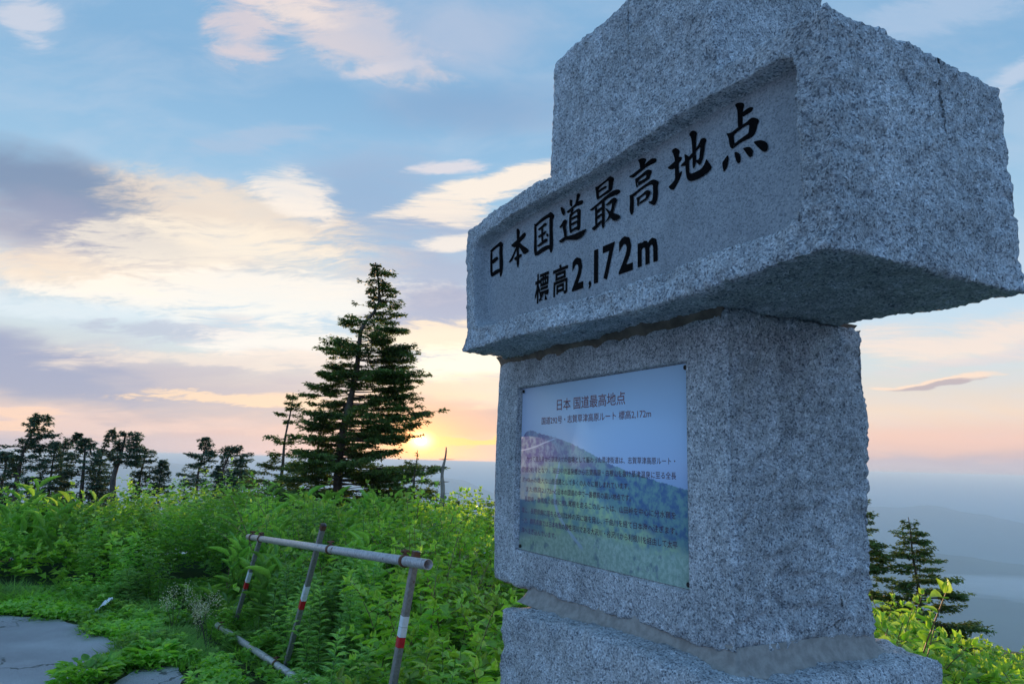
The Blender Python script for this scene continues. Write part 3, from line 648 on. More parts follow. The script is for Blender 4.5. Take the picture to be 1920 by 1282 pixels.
# brush-written characters, painted into the cut stone: outline of every stroke in tenths of a millimetre (u, z)
GLYPHS = {"ri":[[[11560,24089],[11356,24150],[10989,24201],[10763,24242],[10671,24262],[10538,24211],[10406,24119],[10396,24027],[10426,23976],[10733,24068],[10815,24078],[11081,24048],[11295,23997],[11480,24037]],[[11500,24048],[11316,24007],[11295,23608],[11254,23128],[11203,23086],[11224,22913],[11377,22984],[11448,23128],[11480,23496]],[[10723,24099],[10416,24017],[10416,23711],[10354,23383],[10354,23015],[10426,22851],[10518,22749],[10610,22862],[10671,23465]],[[11316,23649],[11019,23690],[10875,23690],[10794,23639],[10753,23577],[10805,23537],[11081,23485],[11162,23465],[11316,23506]],[[11264,23096],[10957,23148],[10692,23138],[10610,23128],[10610,22964],[10815,22964],[11111,22944],[11254,22923]]],"hon":[[[9322,24406],[9189,24406],[9036,24262],[9056,24037],[9086,23915],[9076,23383],[9015,23026],[9118,22759],[9260,23056],[9250,23424],[9260,23966],[9291,24181]],[[9731,23863],[9557,23895],[9322,23935],[9026,24007],[8800,24089],[8626,24089],[8555,23987],[8575,23925],[8760,23853],[9015,23803],[8994,23649],[9250,23659],[9567,23741]],[[9189,23700],[9209,23587],[9383,23424],[9557,23250],[9629,23188],[9853,23188],[9853,23240],[9679,23332],[9505,23485],[9332,23669]],[[9086,23690],[8974,23761],[8780,23608],[8504,23455],[8259,23281],[8473,23220],[8657,23230],[8760,23312],[8912,23485],[9056,23598]],[[9445,23270],[9311,23302],[9076,23312],[8912,23322],[8820,23250],[8872,23188],[9076,23178],[9311,23148],[9403,23200]]],"koku":[[[7993,24242],[7850,24181],[7563,24262],[7236,24304],[6949,24314],[6827,24354],[6674,24252],[6561,24150],[6582,24048],[6663,23997],[6889,24150],[7011,24170],[7297,24150],[7644,24109],[7778,24068],[7942,24130]],[[7962,24170],[7778,24078],[7758,23659],[7736,23118],[7676,23076],[7656,22933],[7736,22974],[7839,22954],[7931,23158],[7942,23322],[7931,23557],[7931,23874]],[[6889,24170],[6643,24099],[6643,23669],[6612,23281],[6602,22974],[6653,22862],[6735,22800],[6827,22892],[6847,23107],[6868,23731]],[[7736,23086],[7492,23138],[7144,23168],[6857,23138],[6807,23096],[6796,22974],[6970,23005],[7277,22974],[7656,22933],[7748,22964]],[[7676,23935],[7461,23976],[7205,24037],[7083,24007],[7041,23966],[7083,23905],[7287,23905],[7400,23884],[7584,23853]],[[7656,23659],[7451,23690],[7215,23711],[7123,23731],[7073,23669],[7133,23619],[7359,23587],[7563,23577],[7634,23629]],[[7420,23915],[7287,23895],[7287,23690],[7287,23537],[7246,23352],[7379,23363],[7400,23567]],[[7696,23322],[7410,23363],[7123,23434],[6981,23393],[6949,23332],[7031,23291],[7348,23270],[7594,23240],[7666,23281]],[[7063,23587],[6991,23598],[6909,23537],[6909,23455],[6981,23455],[7041,23526]]],"dou":[[[5590,24406],[5498,24374],[5385,24324],[5416,24262],[5416,24099],[5508,24130],[5579,24222]],[[5150,24456],[5068,24466],[4956,24406],[4925,24334],[4996,24283],[5058,24181],[5140,24099],[5252,24109],[5180,24272],[5150,24374]],[[5763,24037],[5559,24058],[5304,24119],[5058,24170],[4894,24160],[4782,24119],[4751,24058],[4803,24007],[4946,24007],[5191,24037],[5385,24007],[5610,23935],[5713,23966]],[[5498,24109],[5324,24017],[5385,23833],[5539,23813],[5579,23853],[5498,23884]],[[5579,23823],[5457,23853],[5110,23925],[4996,23905],[4884,23823],[4894,23751],[5078,23771],[5110,23833],[5273,23833],[5447,23771],[5457,23690],[5447,23270],[5396,23220],[5498,23168],[5559,23281],[5590,23485]],[[5088,23833],[4894,23793],[4905,23526],[4905,23240],[4946,23148],[5058,23158],[5099,23220],[5088,23577]],[[5477,23711],[5273,23721],[5110,23711],[5068,23690],[5068,23629],[5242,23629],[5467,23629]],[[5457,23506],[5262,23526],[5088,23516],[5068,23506],[5078,23444],[5262,23424],[5457,23434]],[[5529,23281],[5314,23302],[5099,23312],[5028,23302],[5017,23158],[5068,23200],[5294,23220],[5457,23188]],[[6142,24304],[5989,24252],[5887,24160],[5825,24027],[5855,23955],[5927,23935],[6019,24017],[6081,24160]],[[5835,23771],[5703,23711],[5692,23649],[5753,23577],[5785,23465],[5723,23342],[5713,23178],[5733,23128],[5876,23158],[5865,23270],[5947,23424],[5958,23577],[6121,23526],[6183,23598],[6060,23639],[5937,23751]],[[6203,23096],[6050,23118],[5845,23148],[5681,23128],[5365,23086],[5038,23076],[4772,23076],[4485,23056],[4587,22984],[4721,22892],[4986,22821],[5365,22913],[5763,23026],[5907,23005],[6029,22984],[6142,23036]]],"sai":[[[4097,24364],[3974,24324],[3750,24354],[3504,24386],[3371,24426],[3269,24436],[3085,24314],[3075,24252],[3115,24201],[3351,24293],[3401,24324],[3668,24283],[3882,24222],[3882,24099],[3862,23955],[3820,23915],[3944,23863],[4015,23955],[4036,24150]],[[3361,24324],[3105,24252],[3136,24078],[3146,23987],[3217,23925],[3371,24017],[3361,24160]],[[3913,24160],[3718,24191],[3535,24201],[3443,24160],[3463,24109],[3688,24109],[3892,24078]],[[3974,23925],[3739,23966],[3473,24007],[3299,24027],[3167,23955],[3269,23915],[3535,23905],[3770,23884],[3934,23863]],[[4393,23659],[4209,23690],[3902,23751],[3637,23823],[3351,23874],[3065,23905],[2829,23853],[2737,23771],[2768,23721],[2911,23700],[3115,23731],[3341,23741],[3555,23711],[3820,23679],[4036,23639],[4230,23587]],[[4076,23639],[3944,23629],[3944,23342],[3944,23168],[3964,23026],[4066,23066],[4056,23383]],[[3708,23711],[3545,23721],[3555,23475],[3535,23230],[3545,22902],[3616,22800],[3708,22933],[3688,23270]],[[3974,23506],[3852,23547],[3698,23557],[3688,23485],[3820,23434],[3954,23414]],[[3954,23312],[3820,23332],[3688,23352],[3678,23281],[3832,23240],[3944,23220]],[[4240,22994],[4056,23036],[3902,23076],[3698,23138],[3688,23036],[3872,22974],[4056,22872],[4169,22923]],[[3483,23547],[3320,23598],[3115,23659],[2993,23639],[2880,23547],[2901,23485],[2962,23434],[3115,23506],[3269,23516],[3422,23496]],[[3115,23587],[2962,23475],[3023,23302],[3095,23178],[3207,23066],[3473,22964],[3494,22984],[3341,23107],[3269,23230],[3167,23342]],[[3514,23465],[3391,23393],[3217,23240],[3065,23158],[2860,23056],[2676,22933],[2809,22882],[2962,22872],[3105,22933],[3239,23086],[3341,23230],[3422,23342]]],"kou":[[[1909,24456],[1766,24456],[1602,24406],[1510,24334],[1541,24272],[1602,24211],[1623,24089],[1817,24160],[1817,24293],[1868,24396]],[[2338,24089],[2134,24099],[1837,24150],[1551,24211],[1316,24272],[1204,24252],[1070,24191],[1060,24119],[1112,24078],[1296,24099],[1510,24099],[1766,24048],[1991,24007],[2113,23976],[2257,24027]],[[2041,23915],[1949,23905],[1725,23945],[1510,23997],[1388,23976],[1264,23895],[1275,23843],[1326,23793],[1367,23679],[1510,23669],[1745,23649],[1919,23659],[1939,23731],[1919,23761],[1602,23761],[1520,23781],[1510,23863],[1674,23853],[1879,23813],[1889,23731],[1889,23669],[1939,23587],[1991,23659],[2011,23793]],[[2308,23485],[2134,23475],[1847,23537],[1510,23587],[1234,23619],[1101,23557],[948,23444],[999,23363],[1142,23393],[1326,23496],[1541,23496],[1847,23455],[2103,23373],[2277,23424]],[[2287,23475],[2103,23414],[2093,23230],[2093,22954],[2175,22811],[2267,22913],[2297,23056],[2267,23240]],[[1214,23496],[989,23424],[1009,23270],[999,23118],[1040,22923],[1152,22800],[1306,22892],[1449,23005],[1286,22984],[1244,23005],[1214,23188]],[[1971,23302],[1868,23291],[1684,23322],[1510,23383],[1398,23342],[1306,23270],[1326,23220],[1418,23128],[1490,23086],[1653,23066],[1847,23046],[1797,23128],[1541,23148],[1510,23250],[1612,23270],[1837,23230],[1837,23086],[1868,22994],[1929,23046],[1929,23200]]],"chi":[[[416,24160],[345,24211],[242,24191],[130,24099],[89,24017],[130,23955],[140,23884],[130,23751],[140,23679],[140,23526],[130,23404],[8,23444],[38,23342],[130,23210],[242,23096],[345,23005],[467,23046],[579,23168],[447,23210],[294,23291],[304,23506],[294,23731],[304,23895],[345,24027]],[[601,23741],[437,23781],[242,23833],[140,23895],[8,23833],[8,23771],[120,23711],[232,23649],[355,23608],[529,23669]],[[89,23598],[-3,23639],[-126,23679],[-330,23771],[-525,23853],[-647,23955],[-729,24058],[-811,24058],[-903,24007],[-934,23925],[-862,23874],[-729,23863],[-545,23793],[-402,23679],[-248,23619],[-126,23526]],[[-279,24364],[-361,24426],[-443,24416],[-545,24354],[-597,24262],[-555,24181],[-545,23935],[-535,23721],[-545,23516],[-453,23322],[-402,23373],[-402,23771],[-391,24068],[-361,24252]],[[-719,23966],[-913,23945],[-872,23833],[-852,23669],[-791,23475],[-709,23363],[-657,23352],[-504,23526],[-657,23526],[-678,23659],[-709,23833]],[[-95,23884],[-166,23833],[-248,23761],[-289,23721],[-269,23526],[-279,23302],[-320,23230],[-515,23210],[-709,23220],[-841,23302],[-923,23444],[-995,23312],[-1108,23148],[-1087,23096],[-954,23036],[-739,22994],[-545,22984],[-351,23015],[-218,23076],[-156,23230],[-136,23424],[-116,23669]]],"ten":[[[-1925,24488],[-2017,24498],[-2119,24466],[-2212,24406],[-2242,24334],[-2201,24262],[-2181,24160],[-2171,24037],[-2171,23874],[-2150,23793],[-2017,23833],[-2007,23976],[-2017,24170],[-1997,24354]],[[-2171,24170],[-2263,24201],[-2406,24211],[-2518,24160],[-2508,24109],[-2436,24068],[-2304,24058],[-2181,24048]],[[-1619,23853],[-1772,23793],[-1935,23833],[-2119,23853],[-2294,23863],[-2426,23915],[-2538,23884],[-2672,23781],[-2682,23721],[-2630,23669],[-2600,23567],[-2560,23475],[-2468,23414],[-2294,23414],[-2099,23414],[-1843,23363],[-1885,23465],[-2007,23496],[-2222,23537],[-2344,23547],[-2365,23669],[-2386,23761],[-2273,23781],[-2069,23761],[-1875,23711],[-1875,23587],[-1905,23444],[-1833,23342],[-1751,23414],[-1721,23516],[-1701,23690]],[[-1649,23260],[-1690,23188],[-1680,23096],[-1639,22954],[-1516,22841],[-1476,22994],[-1465,23128],[-1547,23178]],[[-1875,23250],[-1977,23210],[-2058,23128],[-2089,23036],[-2069,22944],[-2027,22892],[-1967,22923],[-1915,23056]],[[-2150,23240],[-2283,23220],[-2396,23178],[-2478,23066],[-2468,22944],[-2386,22913],[-2334,22954],[-2242,23107]],[[-2488,23270],[-2630,23250],[-2733,23220],[-2856,23138],[-2937,23036],[-2927,22902],[-2835,22872],[-2743,22944],[-2620,23096]]]}
for gi, (gname, strokes) in enumerate(GLYPHS.items()):
    g = Geo()
    for k, st in enumerate(strokes):
        P = [(-u / 10000, -.1565 - .00025 * k, z / 10000) for u, z in st]
        # corner cut once for a brushed outline
        Qp = []
        for a, b in zip(P, P[1:] + P[:1]):
            Qp.append(tuple(a[i] * .78 + b[i] * .22 for i in range(3))); Qp.append(tuple(a[i] * .22 + b[i] * .78 for i in range(3)))
        tri = __import__('mathutils').geometry.tessellate_polygon([[Vector((p[0], p[2], 0)) for p in Qp]])
        g.add(Qp, [t for t in tri])
    link('character', g.mesh('character', MAT['ink']), LINT)

def text_mesh(s, size=1., bold=0.):
    c = bpy.data.curves.new('lettering', 'FONT'); c.body = s; c.size = size; c.resolution_u = 2; c.offset = bold; c.fill_mode = 'FRONT'
    o = bpy.data.objects.new('tmp', c); COL.objects.link(o)
    me = bpy.data.meshes.new_from_object(o.evaluated_get(bpy.context.evaluated_depsgraph_get()))
    bpy.data.objects.remove(o); bpy.data.curves.remove(c)
    return me
def put_text(s, name, x0, x1, zb, zt, y, mat, parent, bold=0., bottom=-.079, top=.843):
    """fit a text into x0..x1, zb..zt on the plane y (facing -y)"""
    me = text_mesh(s, 1., bold)
    co = np.zeros(len(me.vertices) * 3, np.float32); me.vertices.foreach_get('co', co); co = co.reshape(-1, 3)
    a, b = co[:, 0].min(), co[:, 0].max()
    new = np.column_stack([x0 + (co[:, 0] - a) / (b - a) * (x1 - x0), np.full(len(co), y), zb + (co[:, 1] - bottom) / (top - bottom) * (zt - zb)])
    me.vertices.foreach_set('co', new.astype(np.float32).ravel()); me.materials.clear(); me.materials.append(MAT[mat]); me.update()
    return link(name, me, parent)
YL = -.1568
def digit(s, u0, u1, zb, zt, bold=.03):
    lo_, hi_ = {'m': (0, .54), ',': (-.14, .12)}.get(s, (0, .73))
    put_text(s, 'character', -u0, -u1, zb, zt, YL, 'ink', LINT, bold, lo_, hi_)
put_text('標', 'character', -0.7808, -0.6837, 2.1155, 2.2217, YL, 'ink', LINT, .018)
put_text('高', 'character', -0.6572, -0.5621, 2.1175, 2.2217, YL, 'ink', LINT, .018)
digit('2', 0.5375, 0.4711, 2.1175, 2.2259); digit(',', 0.4414, 0.4261, 2.1042, 2.1257); digit('1', 0.4118, 0.3892, 2.1185, 2.2259)
digit('7', 0.3647, 0.3013, 2.1195, 2.2269); digit('2', 0.2829, 0.2155, 2.1195, 2.2289); digit('m', 0.1929, 0.1050, 2.1205, 2.1962)

# plaque
def mk_print():
    m, T = material('plaque_print'); c = oco(T)
    s = T.n('ShaderNodeSeparateXYZ'); T.put(s.inputs[0], c); x, z = s.outputs[0], s.outputs[2]   # metres from the plaque's lower left
    def curve(v, pts, lo, hi):
        n = T.n('ShaderNodeFloatCurve'); cu = n.mapping.curves[0]
        while len(cu.points) < len(pts): cu.points.new(.5, .5)
        for p, q in zip(cu.points, sorted(pts)): p.location = ((q[0] - lo) / (hi - lo), q[1])
        n.mapping.update(); T.put(n.inputs['Value'], T.math('DIVIDE', T.math('SUBTRACT', v, lo), hi - lo)); return n.outputs[0]
    nf = T.noise(c, 60, 5, .7); nb = T.noise(c, 16, 5, .65); nt = T.noise(c, 26, 6, .72)
    nc = T.math('MULTIPLY', T.math('SUBTRACT', nf, .5), .02)
    zz_ = T.math('ADD', z, nc)
    sky_ = T.mix(T.mapr(z, .25, .64), s2l(146, 172, 214), s2l(176, 204, 232)); 
    sky_ = T.mix(T.mapr(x, .0, .22, .35, 0.), sky_, s2l(176, 178, 232))
    m1 = curve(x, [(0, .425), (.05, .462), (.14, .452), (.30, .425), (.44, .390), (.56, .352), (.70, .318), (.80, .30), (.98, .27)], 0, .98)
    far = T.mix(T.mapr(nt, .42, .62), rgb(.085, .08, .27), rgb(.22, .30, .46)); far = T.mix(T.mapr(x, .2, .5), far, T.mix(T.mapr(nt, .4, .6), rgb(.045, .10, .26), rgb(.13, .28, .30)))
    col_ = T.mix(T.mapr(T.math('SUBTRACT', m1, zz_), -.001, .003), sky_, far)
    m2 = curve(x, [(0, .30), (.12, .31), (.24, .345), (.34, .33), (.5, .26), (.62, .20), (.8, .14), (.98, .10)], 0, .98)
    grn = T.mix(T.mapr(nb, .38, .6), rgb(.15, .32, .38), rgb(.42, .62, .36)); grn = T.mix(T.mapr(nt, .5, .66, 0, .85), grn, rgb(.06, .13, .28))
    grn = T.mix(T.mapr(x, 0., .25, .85, 0.), grn, rgb(.06, .12, .32))
    col_ = T.mix(T.mapr(T.math('SUBTRACT', m2, zz_), -.02, .03), col_, grn)
    m3 = curve(x, [(0, .05), (.2, .075), (.4, .095), (.6, .10), (.8, .085), (.98, .09)], 0, .98)
    fg = T.mix(T.mapr(nf, .4, .62), rgb(.26, .44, .36), rgb(.46, .64, .56)); fg = T.mix(T.mapr(nb, .56, .66, 0, .7), fg, rgb(.05, .12, .24))
    col_ = T.mix(T.mapr(T.math('SUBTRACT', m3, zz_), -.02, .02), col_, fg)
    # pale road
    xr = curve(z, [(.0, .44), (.055, .43), (.08, .39), (.17, .275), (.26, .262), (.31, .28), (.36, .29), (.44, .30), (.64, .3)], 0, .64)
    wd = T.mapr(z, .05, .34, .013, .004, 'LINEAR')
    road = T.mapr(T.math('SUBTRACT', T.math('ABSOLUTE', T.math('SUBTRACT', T.math('ADD', x, T.math('MULTIPLY', nc, .3)), xr)), wd), -.001, .003, .75, 0)
    road = T.math('MULTIPLY', road, T.math('MULTIPLY', T.mapr(z, .04, .06), T.mapr(z, .33, .36, 1, 0)))
    col_ = T.mix(road, col_, s2l(170, 196, 226))
    xs = curve(x, [(0, .385), (.1, .398), (.2, .418), (.28, .432), (.4, .43), (.98, .4)], 0, .98)
    sl = T.math('MULTIPLY', T.mapr(T.math('ABSOLUTE', T.math('SUBTRACT', z, xs)), .001, .004, .7, 0), T.mapr(x, .24, .29, 1, 0))
    col_ = T.mix(sl, col_, s2l(178, 196, 232))
    scr = T.mapr(T.noise(T.mapping(c, sc=(2, 1, .25)), 22, 6, .75), .62, .72, 0, .22)
    col_ = T.mix(scr, col_, s2l(196, 208, 235))
    col_ = T.scale(T.vmath('POWER', col_, (.80, .78, .84)), 1.28)
    setp(T, col_, .3, 0, .5)
    T.b.inputs['Coat Weight'].default_value = .3; T.b.inputs['Coat Roughness'].default_value = .15
    return m
MAT['print'] = mk_print()
g = Geo()
W_, H_, t_ = PX1 - PX0 - .006, PZ1 - PZ0 - .006, .006
bx = [(a * W_, b * t_, c * H_) for c in (0, 1) for b in (0, 1) for a in (0, 1)]
g.add(bx, None, [(0, 1, 5, 4), (1, 3, 7, 5), (3, 2, 6, 7), (2, 0, 4, 6), (4, 5, 7, 6), (0, 2, 3, 1)])
PLQ = link('plaque', g.mesh('plaque', MAT['print']), MON, (PX0 + .003, .0145, PZ0 + .003), label='blue and green printed mountain view with Japanese text')
def ptext(s, u0, u1, zb, zt, mat, bold=0., k=0):
    o = put_text(s, 'lettering', -u0 - (PX0 + .003), -u1 - (PX0 + .003), zb - PZ0 - .003, zt - PZ0 - .003, -.0006 - .0001 * k, mat, PLQ, bold)
ptext('日本 国道最高地点', .889, .472, 1.7475, 1.7905, 'title_ink', .006)
ptext('国道292号・志賀草津高原ルート 標高2,172m', .998, .343, 1.699, 1.727, 'title_ink', .004)
LINES = [('かつて善光寺から草津までの宿場として賑わった草津街道は、志賀草津高原ルート・', 1.108, .235, 1.567),
         ('国道292号となり、湯田中渋温泉郷から志賀高原・白根山を抜け草津温泉に至る全長', 1.139, .232, 1.5245),
         ('約40kmの雄大な山岳道路として多くの人々に親しまれています。', 1.138, .451, 1.4855),
         ('また標高2,172mと日本の国道の中で一番標高の高い地点です。', 1.110, .444, 1.4495),
         ('長野県・群馬県の県境に接し尾根を走るこのルートは、山田峠を中心に分水嶺を', 1.117, .235, 1.411),
         ('境に、長野県側に落ちる松川は峠の沢に端を発し、千曲川を経て日本海へ注ぎます。', 1.140, .230, 1.367),
         ('一方、群馬県側では日本有数の酸性河川である大沢川・谷沢川から利根川を経由して太平', 1.139, .230, 1.328),
         ('洋へ注ぎ込んでいます。', 1.137, .882, 1.290)]
for s_, a_, b_, zc in LINES:
    # the left third of the printing is bleached, so it is set in a paler ink
    n_ = len(s_); k = int(n_ * (.34 if a_ - b_ > .5 else .5)) if n_ > 12 else n_
    mid = a_ + (b_ - a_) * k / n_
    ptext(s_[:k], a_, mid + (.001 if k < n_ else 0), zc - .0105, zc + .0105, 'print_faded', .0)
    if k < n_: ptext(s_[k:], mid, b_, zc - .0105, zc + .0105, 'print_ink', .004)
for bx_, bz_ in ((.012, .012), (W_ - .012, .012), (.012, H_ - .012), (W_ - .012, H_ - .012)):
    g = Geo(); tube(g, [(0, 0, 0), (0, -.004, 0), (0, -.006, 0)], [.007, .007, .004], 12)
    link('bolt', g.mesh('bolt', MAT['dark'], False), PLQ, (bx_, 0, bz_))

# ---------------------------------------------------------------- knocked-over railing of scaffold pipe
RAIL = link('pipe_railing', None, loc=(-1.9, 4.6, 0), label='leaning railing of grey scaffold pipe on three steel posts with red and white tape', cat='railing')
RO = np.array([-1.9, 4.6, 0])
def lp(x, y, z): return np.array([x, y, z]) - RO
def pipe(name, a, b, rad, mat, wall=.0028, sides=24, label=None):
    a, b = np.array(a, float), np.array(b, float); d = b - a; L = np.linalg.norm(d); d /= L
    ref = np.array([0, 0, 1.]); s = np.cross(d, ref); s /= np.linalg.norm(s); t = np.cross(s, d)
    th = np.arange(sides) / sides * 2 * np.pi; ring = np.cos(th)[:, None] * s + np.sin(th)[:, None] * t
    V = np.concatenate([a + ring * rad, b + ring * rad, b + ring * (rad - wall), a + ring * (rad - wall)]); q = []
    for k in range(4):
        for j in range(sides):
            j2 = (j + 1) % sides; A_, B_ = k * sides, ((k + 1) % 4) * sides
            q.append((A_ + j, A_ + j2, B_ + j2, B_ + j))
    # inner dark lining some way in
    me = mesh_np(name, V, [np.array(q)[:, ::-1]], MAT[mat], False)
    o = link(name, me, RAIL, label=label); return o
pa, pb = lp(*RAIL_NEAR), lp(*RAIL_FAR)
pipe('top_rail', pa, pb, .0243, 'pipe', label='long pale pipe with rust rings')
pipe('bottom_rail', lp(*LOW_NEAR), lp(*LOW_FAR), .0243, 'pipe', label='pipe lying low in the grass')
def clamp(P, axis, rad=.0243):
    g = Geo(); axis = np.array(axis) / np.linalg.norm(axis); s = np.cross(axis, [0, 0, 1.]); s /= np.linalg.norm(s); t = np.cross(s, axis)
    th = np.linspace(0, 2 * np.pi, 25); n = len(th)
    for off in (-.012, .012): pass
    ring = (np.cos(th)[:, None] * s + np.sin(th)[:, None] * t)
    pr = [(-.013, rad + .0005), (-.011, rad + .007), (.011, rad + .007), (.013, rad + .0005)]
    V = np.concatenate([P + axis * o_ + ring * r_ for o_, r_ in pr]); i = np.arange(3)[:, None] * n; j = np.arange(n - 1)[None]
    g.add(V, None, np.stack([i + j, i + j + n, i + j + n + 1, i + j + 1], -1).reshape(-1, 4))
    up = t * (1 if t[2] > 0 else -1)
    tube(g, [P + up * (rad + .0), P + up * (rad + .03)], .009, 8)
    tube(g, [P + up * (rad + .022) - s * .022, P + up * (rad + .022) + s * .022], .0065, 6)
    link('clamp', g.mesh('clamp', MAT['rust'], False), RAIL)
def post(top, bot, w, tape, rust_top=False):
    top, bot = lp(*top), lp(*bot); d = bot - top; L = np.linalg.norm(d); d /= L
    side = (pb - pa) / np.linalg.norm(pb - pa); side = side - d * (side @ d); side /= np.linalg.norm(side); fr = np.cross(side, d)
    def bar(name, t0, t1, w_, mat, hollow=False):
        h = w_ / 2; c = h * .22
        prof = [(-h + c, -h), (h - c, -h), (h, -h + c), (h, h - c), (h - c, h), (-h + c, h), (-h, h - c), (-h, -h + c)]
        V = [top + d * (L * t) + side * a + fr * b for t in (t0, t1) for a, b in prof]
        q = [(k, (k + 1) % 8, (k + 1) % 8 + 8, k + 8) for k in range(8)]
        V += [top + d * (L * t0 + .004) * 1 + side * a * .86 + fr * b * .86 for a, b in prof]
        V += [top + d * (L * t0 + .12) * 1 + side * a * .86 + fr * b * .86 for a, b in prof] if hollow else []
        g = Geo()
        me = bpy.data.meshes.new(name); fs = [tuple(reversed(x)) for x in q]
        if hollow: fs += [(k, 16 + k, 16 + (k + 1) % 8, (k + 1) % 8) for k in range(8)] + [(16 + k, 24 + k, 24 + (k + 1) % 8, 16 + (k + 1) % 8) for k in range(8)]
        else: fs += [tuple(range(8)), tuple(reversed(range(8, 16)))]
        me.from_pydata([tuple(v) for v in V], [], fs); me.materials.append(MAT[mat]); me.update()
        return link(name, me, RAIL)
    p = bar('post', 0, 1, w, 'post', True)
    if rust_top: bar('rusty_cap', .0, .03, w + .002, 'rust', True)
    for t0, t1, mt in tape:
        o = bar('reflective_tape', t0, t1, w + .0016, mt)
for q in POSTS: post(*q)
for P, ax in CLAMPS: clamp(lp(*P), ax)
# ---------------------------------------------------------------- leaves
def leaf_tpl(stations, widths, fold=.18, curl=.35, wave=0):
    V = []; T_ = []; Q_ = []; prev = None
    for i, (t, w) in enumerate(zip(stations, widths)):
        z = -curl * t * t
        if w == 0: V.append((t, 0, z)); cur = [len(V) - 1]
        else:
            V += [(t, -w, z + fold * w), (t, 0, z), (t, w, z + fold * w)]; cur = [len(V) - 3, len(V) - 2, len(V) - 1]
        if prev is not None:
            if len(prev) == 1 and len(cur) == 3: T_ += [(prev[0], cur[0], cur[1]), (prev[0], cur[1], cur[2])]
            elif len(prev) == 3 and len(cur) == 1: T_ += [(prev[0], cur[0], prev[1]), (prev[1], cur[0], prev[2])]
            else: Q_ += [(prev[0], cur[0], cur[1], prev[1]), (prev[1], cur[1], cur[2], prev[2])]
        prev = cur
    return np.array(V, float), np.array(T_), np.array(Q_)
TPL = {
 'broad': leaf_tpl([0, .12, .38, .72, 1], [0, .72, 1, .62, 0], .22, .3),
 'broad_lo': leaf_tpl([0, .35, 1], [0, 1, 0], .22, .3),
 'lance': leaf_tpl([0, .3, .65, 1], [0, 1, .8, 0], .15, .35),
 'lance_lo': leaf_tpl([0, .4, 1], [0, 1, 0], .15, .3),
 'blade': leaf_tpl([0, .25, .6, .85, 1], [.45, 1, .9, .5, 0], .2, .3),
 'grass': leaf_tpl([0, .5, 1], [1, .75, 0], 0, .6),
}
def put_leaves(g, tpl, base, d, up, L, Wd):
    """many leaves at once; base,d,up (n,3), L,Wd (n,)"""
    V, T_, Q_ = TPL[tpl]
    base, d, up = (np.asarray(a, float) for a in (base, d, up))
    d = d / (np.linalg.norm(d, axis=1)[:, None] + 1e-9)
    s = np.cross(up, d); s /= np.linalg.norm(s, axis=1)[:, None] + 1e-9
    n = np.cross(d, s)
    P = base[:, None] + (V[None, :, :1] * L[:, None, None]) * d[:, None] + (V[None, :, 1:2] * Wd[:, None, None]) * s[:, None] + (V[None, :, 2:] * L[:, None, None]) * n[:, None]
    m = len(base); off = np.arange(m) * len(V)
    t = (T_[None] + off[:, None, None]).reshape(-1, 3) if len(T_) else None
    q = (Q_[None] + off[:, None, None]).reshape(-1, 4) if len(Q_) else None
    g.add(P.reshape(-1, 3), t, q)
def runit(r, a, e): return np.stack([np.sin(a) * np.cos(e), np.cos(a) * np.cos(e), np.sin(e)], -1)

def stem_curve(r, h, lean, la, n=7):
    t = np.linspace(0, 1, n); return np.column_stack([np.sin(la) * lean * t ** 2, np.cos(la) * lean * t ** 2, h * (t - .12 * lean * t * t)])
# every maker fills (stems, leaves, young leaves) geometry for a plant standing at the origin and also reports leaf frames
def knotweed(seed, h, lod=''):
    r = np.random.default_rng(seed); st, lf, yg = Geo(), Geo(), Geo(); fr = []
    la = r.uniform(0, 6.28); main = stem_curve(r, h, r.uniform(.1, .35) * h, la)
    axes = [(main, .0055)]
    for k in range(r.integers(4, 7)):
        t = r.uniform(.3, .85); i = int(t * 6); p = main[i]; a = la + k * 2.4 + r.uniform(-.5, .5); L = h * r.uniform(.28, .5) * (1.15 - .4 * t)
        q = np.linspace(0, 1, 5)[:, None]; d0 = np.array([np.sin(a), np.cos(a), 0.])
        axes.append((p + q * L * (d0 * .85) + np.array([0, 0, 1.]) * (q * L * .75 - q * q * L * .25), .003))
    for pts, rad in axes:
        tube(st, pts, np.linspace(rad, rad * .4, len(pts)), 4, False)
        seg = np.linalg.norm(np.diff(pts, axis=0), axis=1).sum(); n = max(5, int(seg / (.052 if not lod else .07)))
        for j in range(n):
            t = (j + .6) / n
            if rad > .004 and t < .22: continue
            x = t * (len(pts) - 1); i = min(int(x), len(pts) - 2); p = pts[i] + (pts[i + 1] - pts[i]) * (x - i); tg = pts[i + 1] - pts[i]; tg /= np.linalg.norm(tg)
            side = np.cross(tg, [0, 0, 1.]); side /= np.linalg.norm(side) + 1e-6
            if np.linalg.norm(np.cross(tg, [0, 0, 1.])) < .5: a = j * 2.4 + la; side = np.array([np.sin(a), np.cos(a), 0])
            s = 1 if j % 2 else -1
            d = side * s * r.uniform(.8, 1.1) + tg * r.uniform(.3, .7) + np.array([0, 0, r.uniform(-.25, .3)])
            L = r.uniform(.075, .125) * (1.05 - .45 * t)
            fr.append((p, d, r.normal(0, .3, 3) + [0, 0, 1.], L, L * r.uniform(.30, .36), t > .9))
        for k in range(3):
            a = r.uniform(0, 6.28); fr.append((pts[-1], np.array([np.sin(a) * .5, np.cos(a) * .5, .9]), np.array([np.sin(a + 1), np.cos(a + 1), .6]), .05, .013, True))
    return st, fr, 'broad', 'redstem', 'knot'
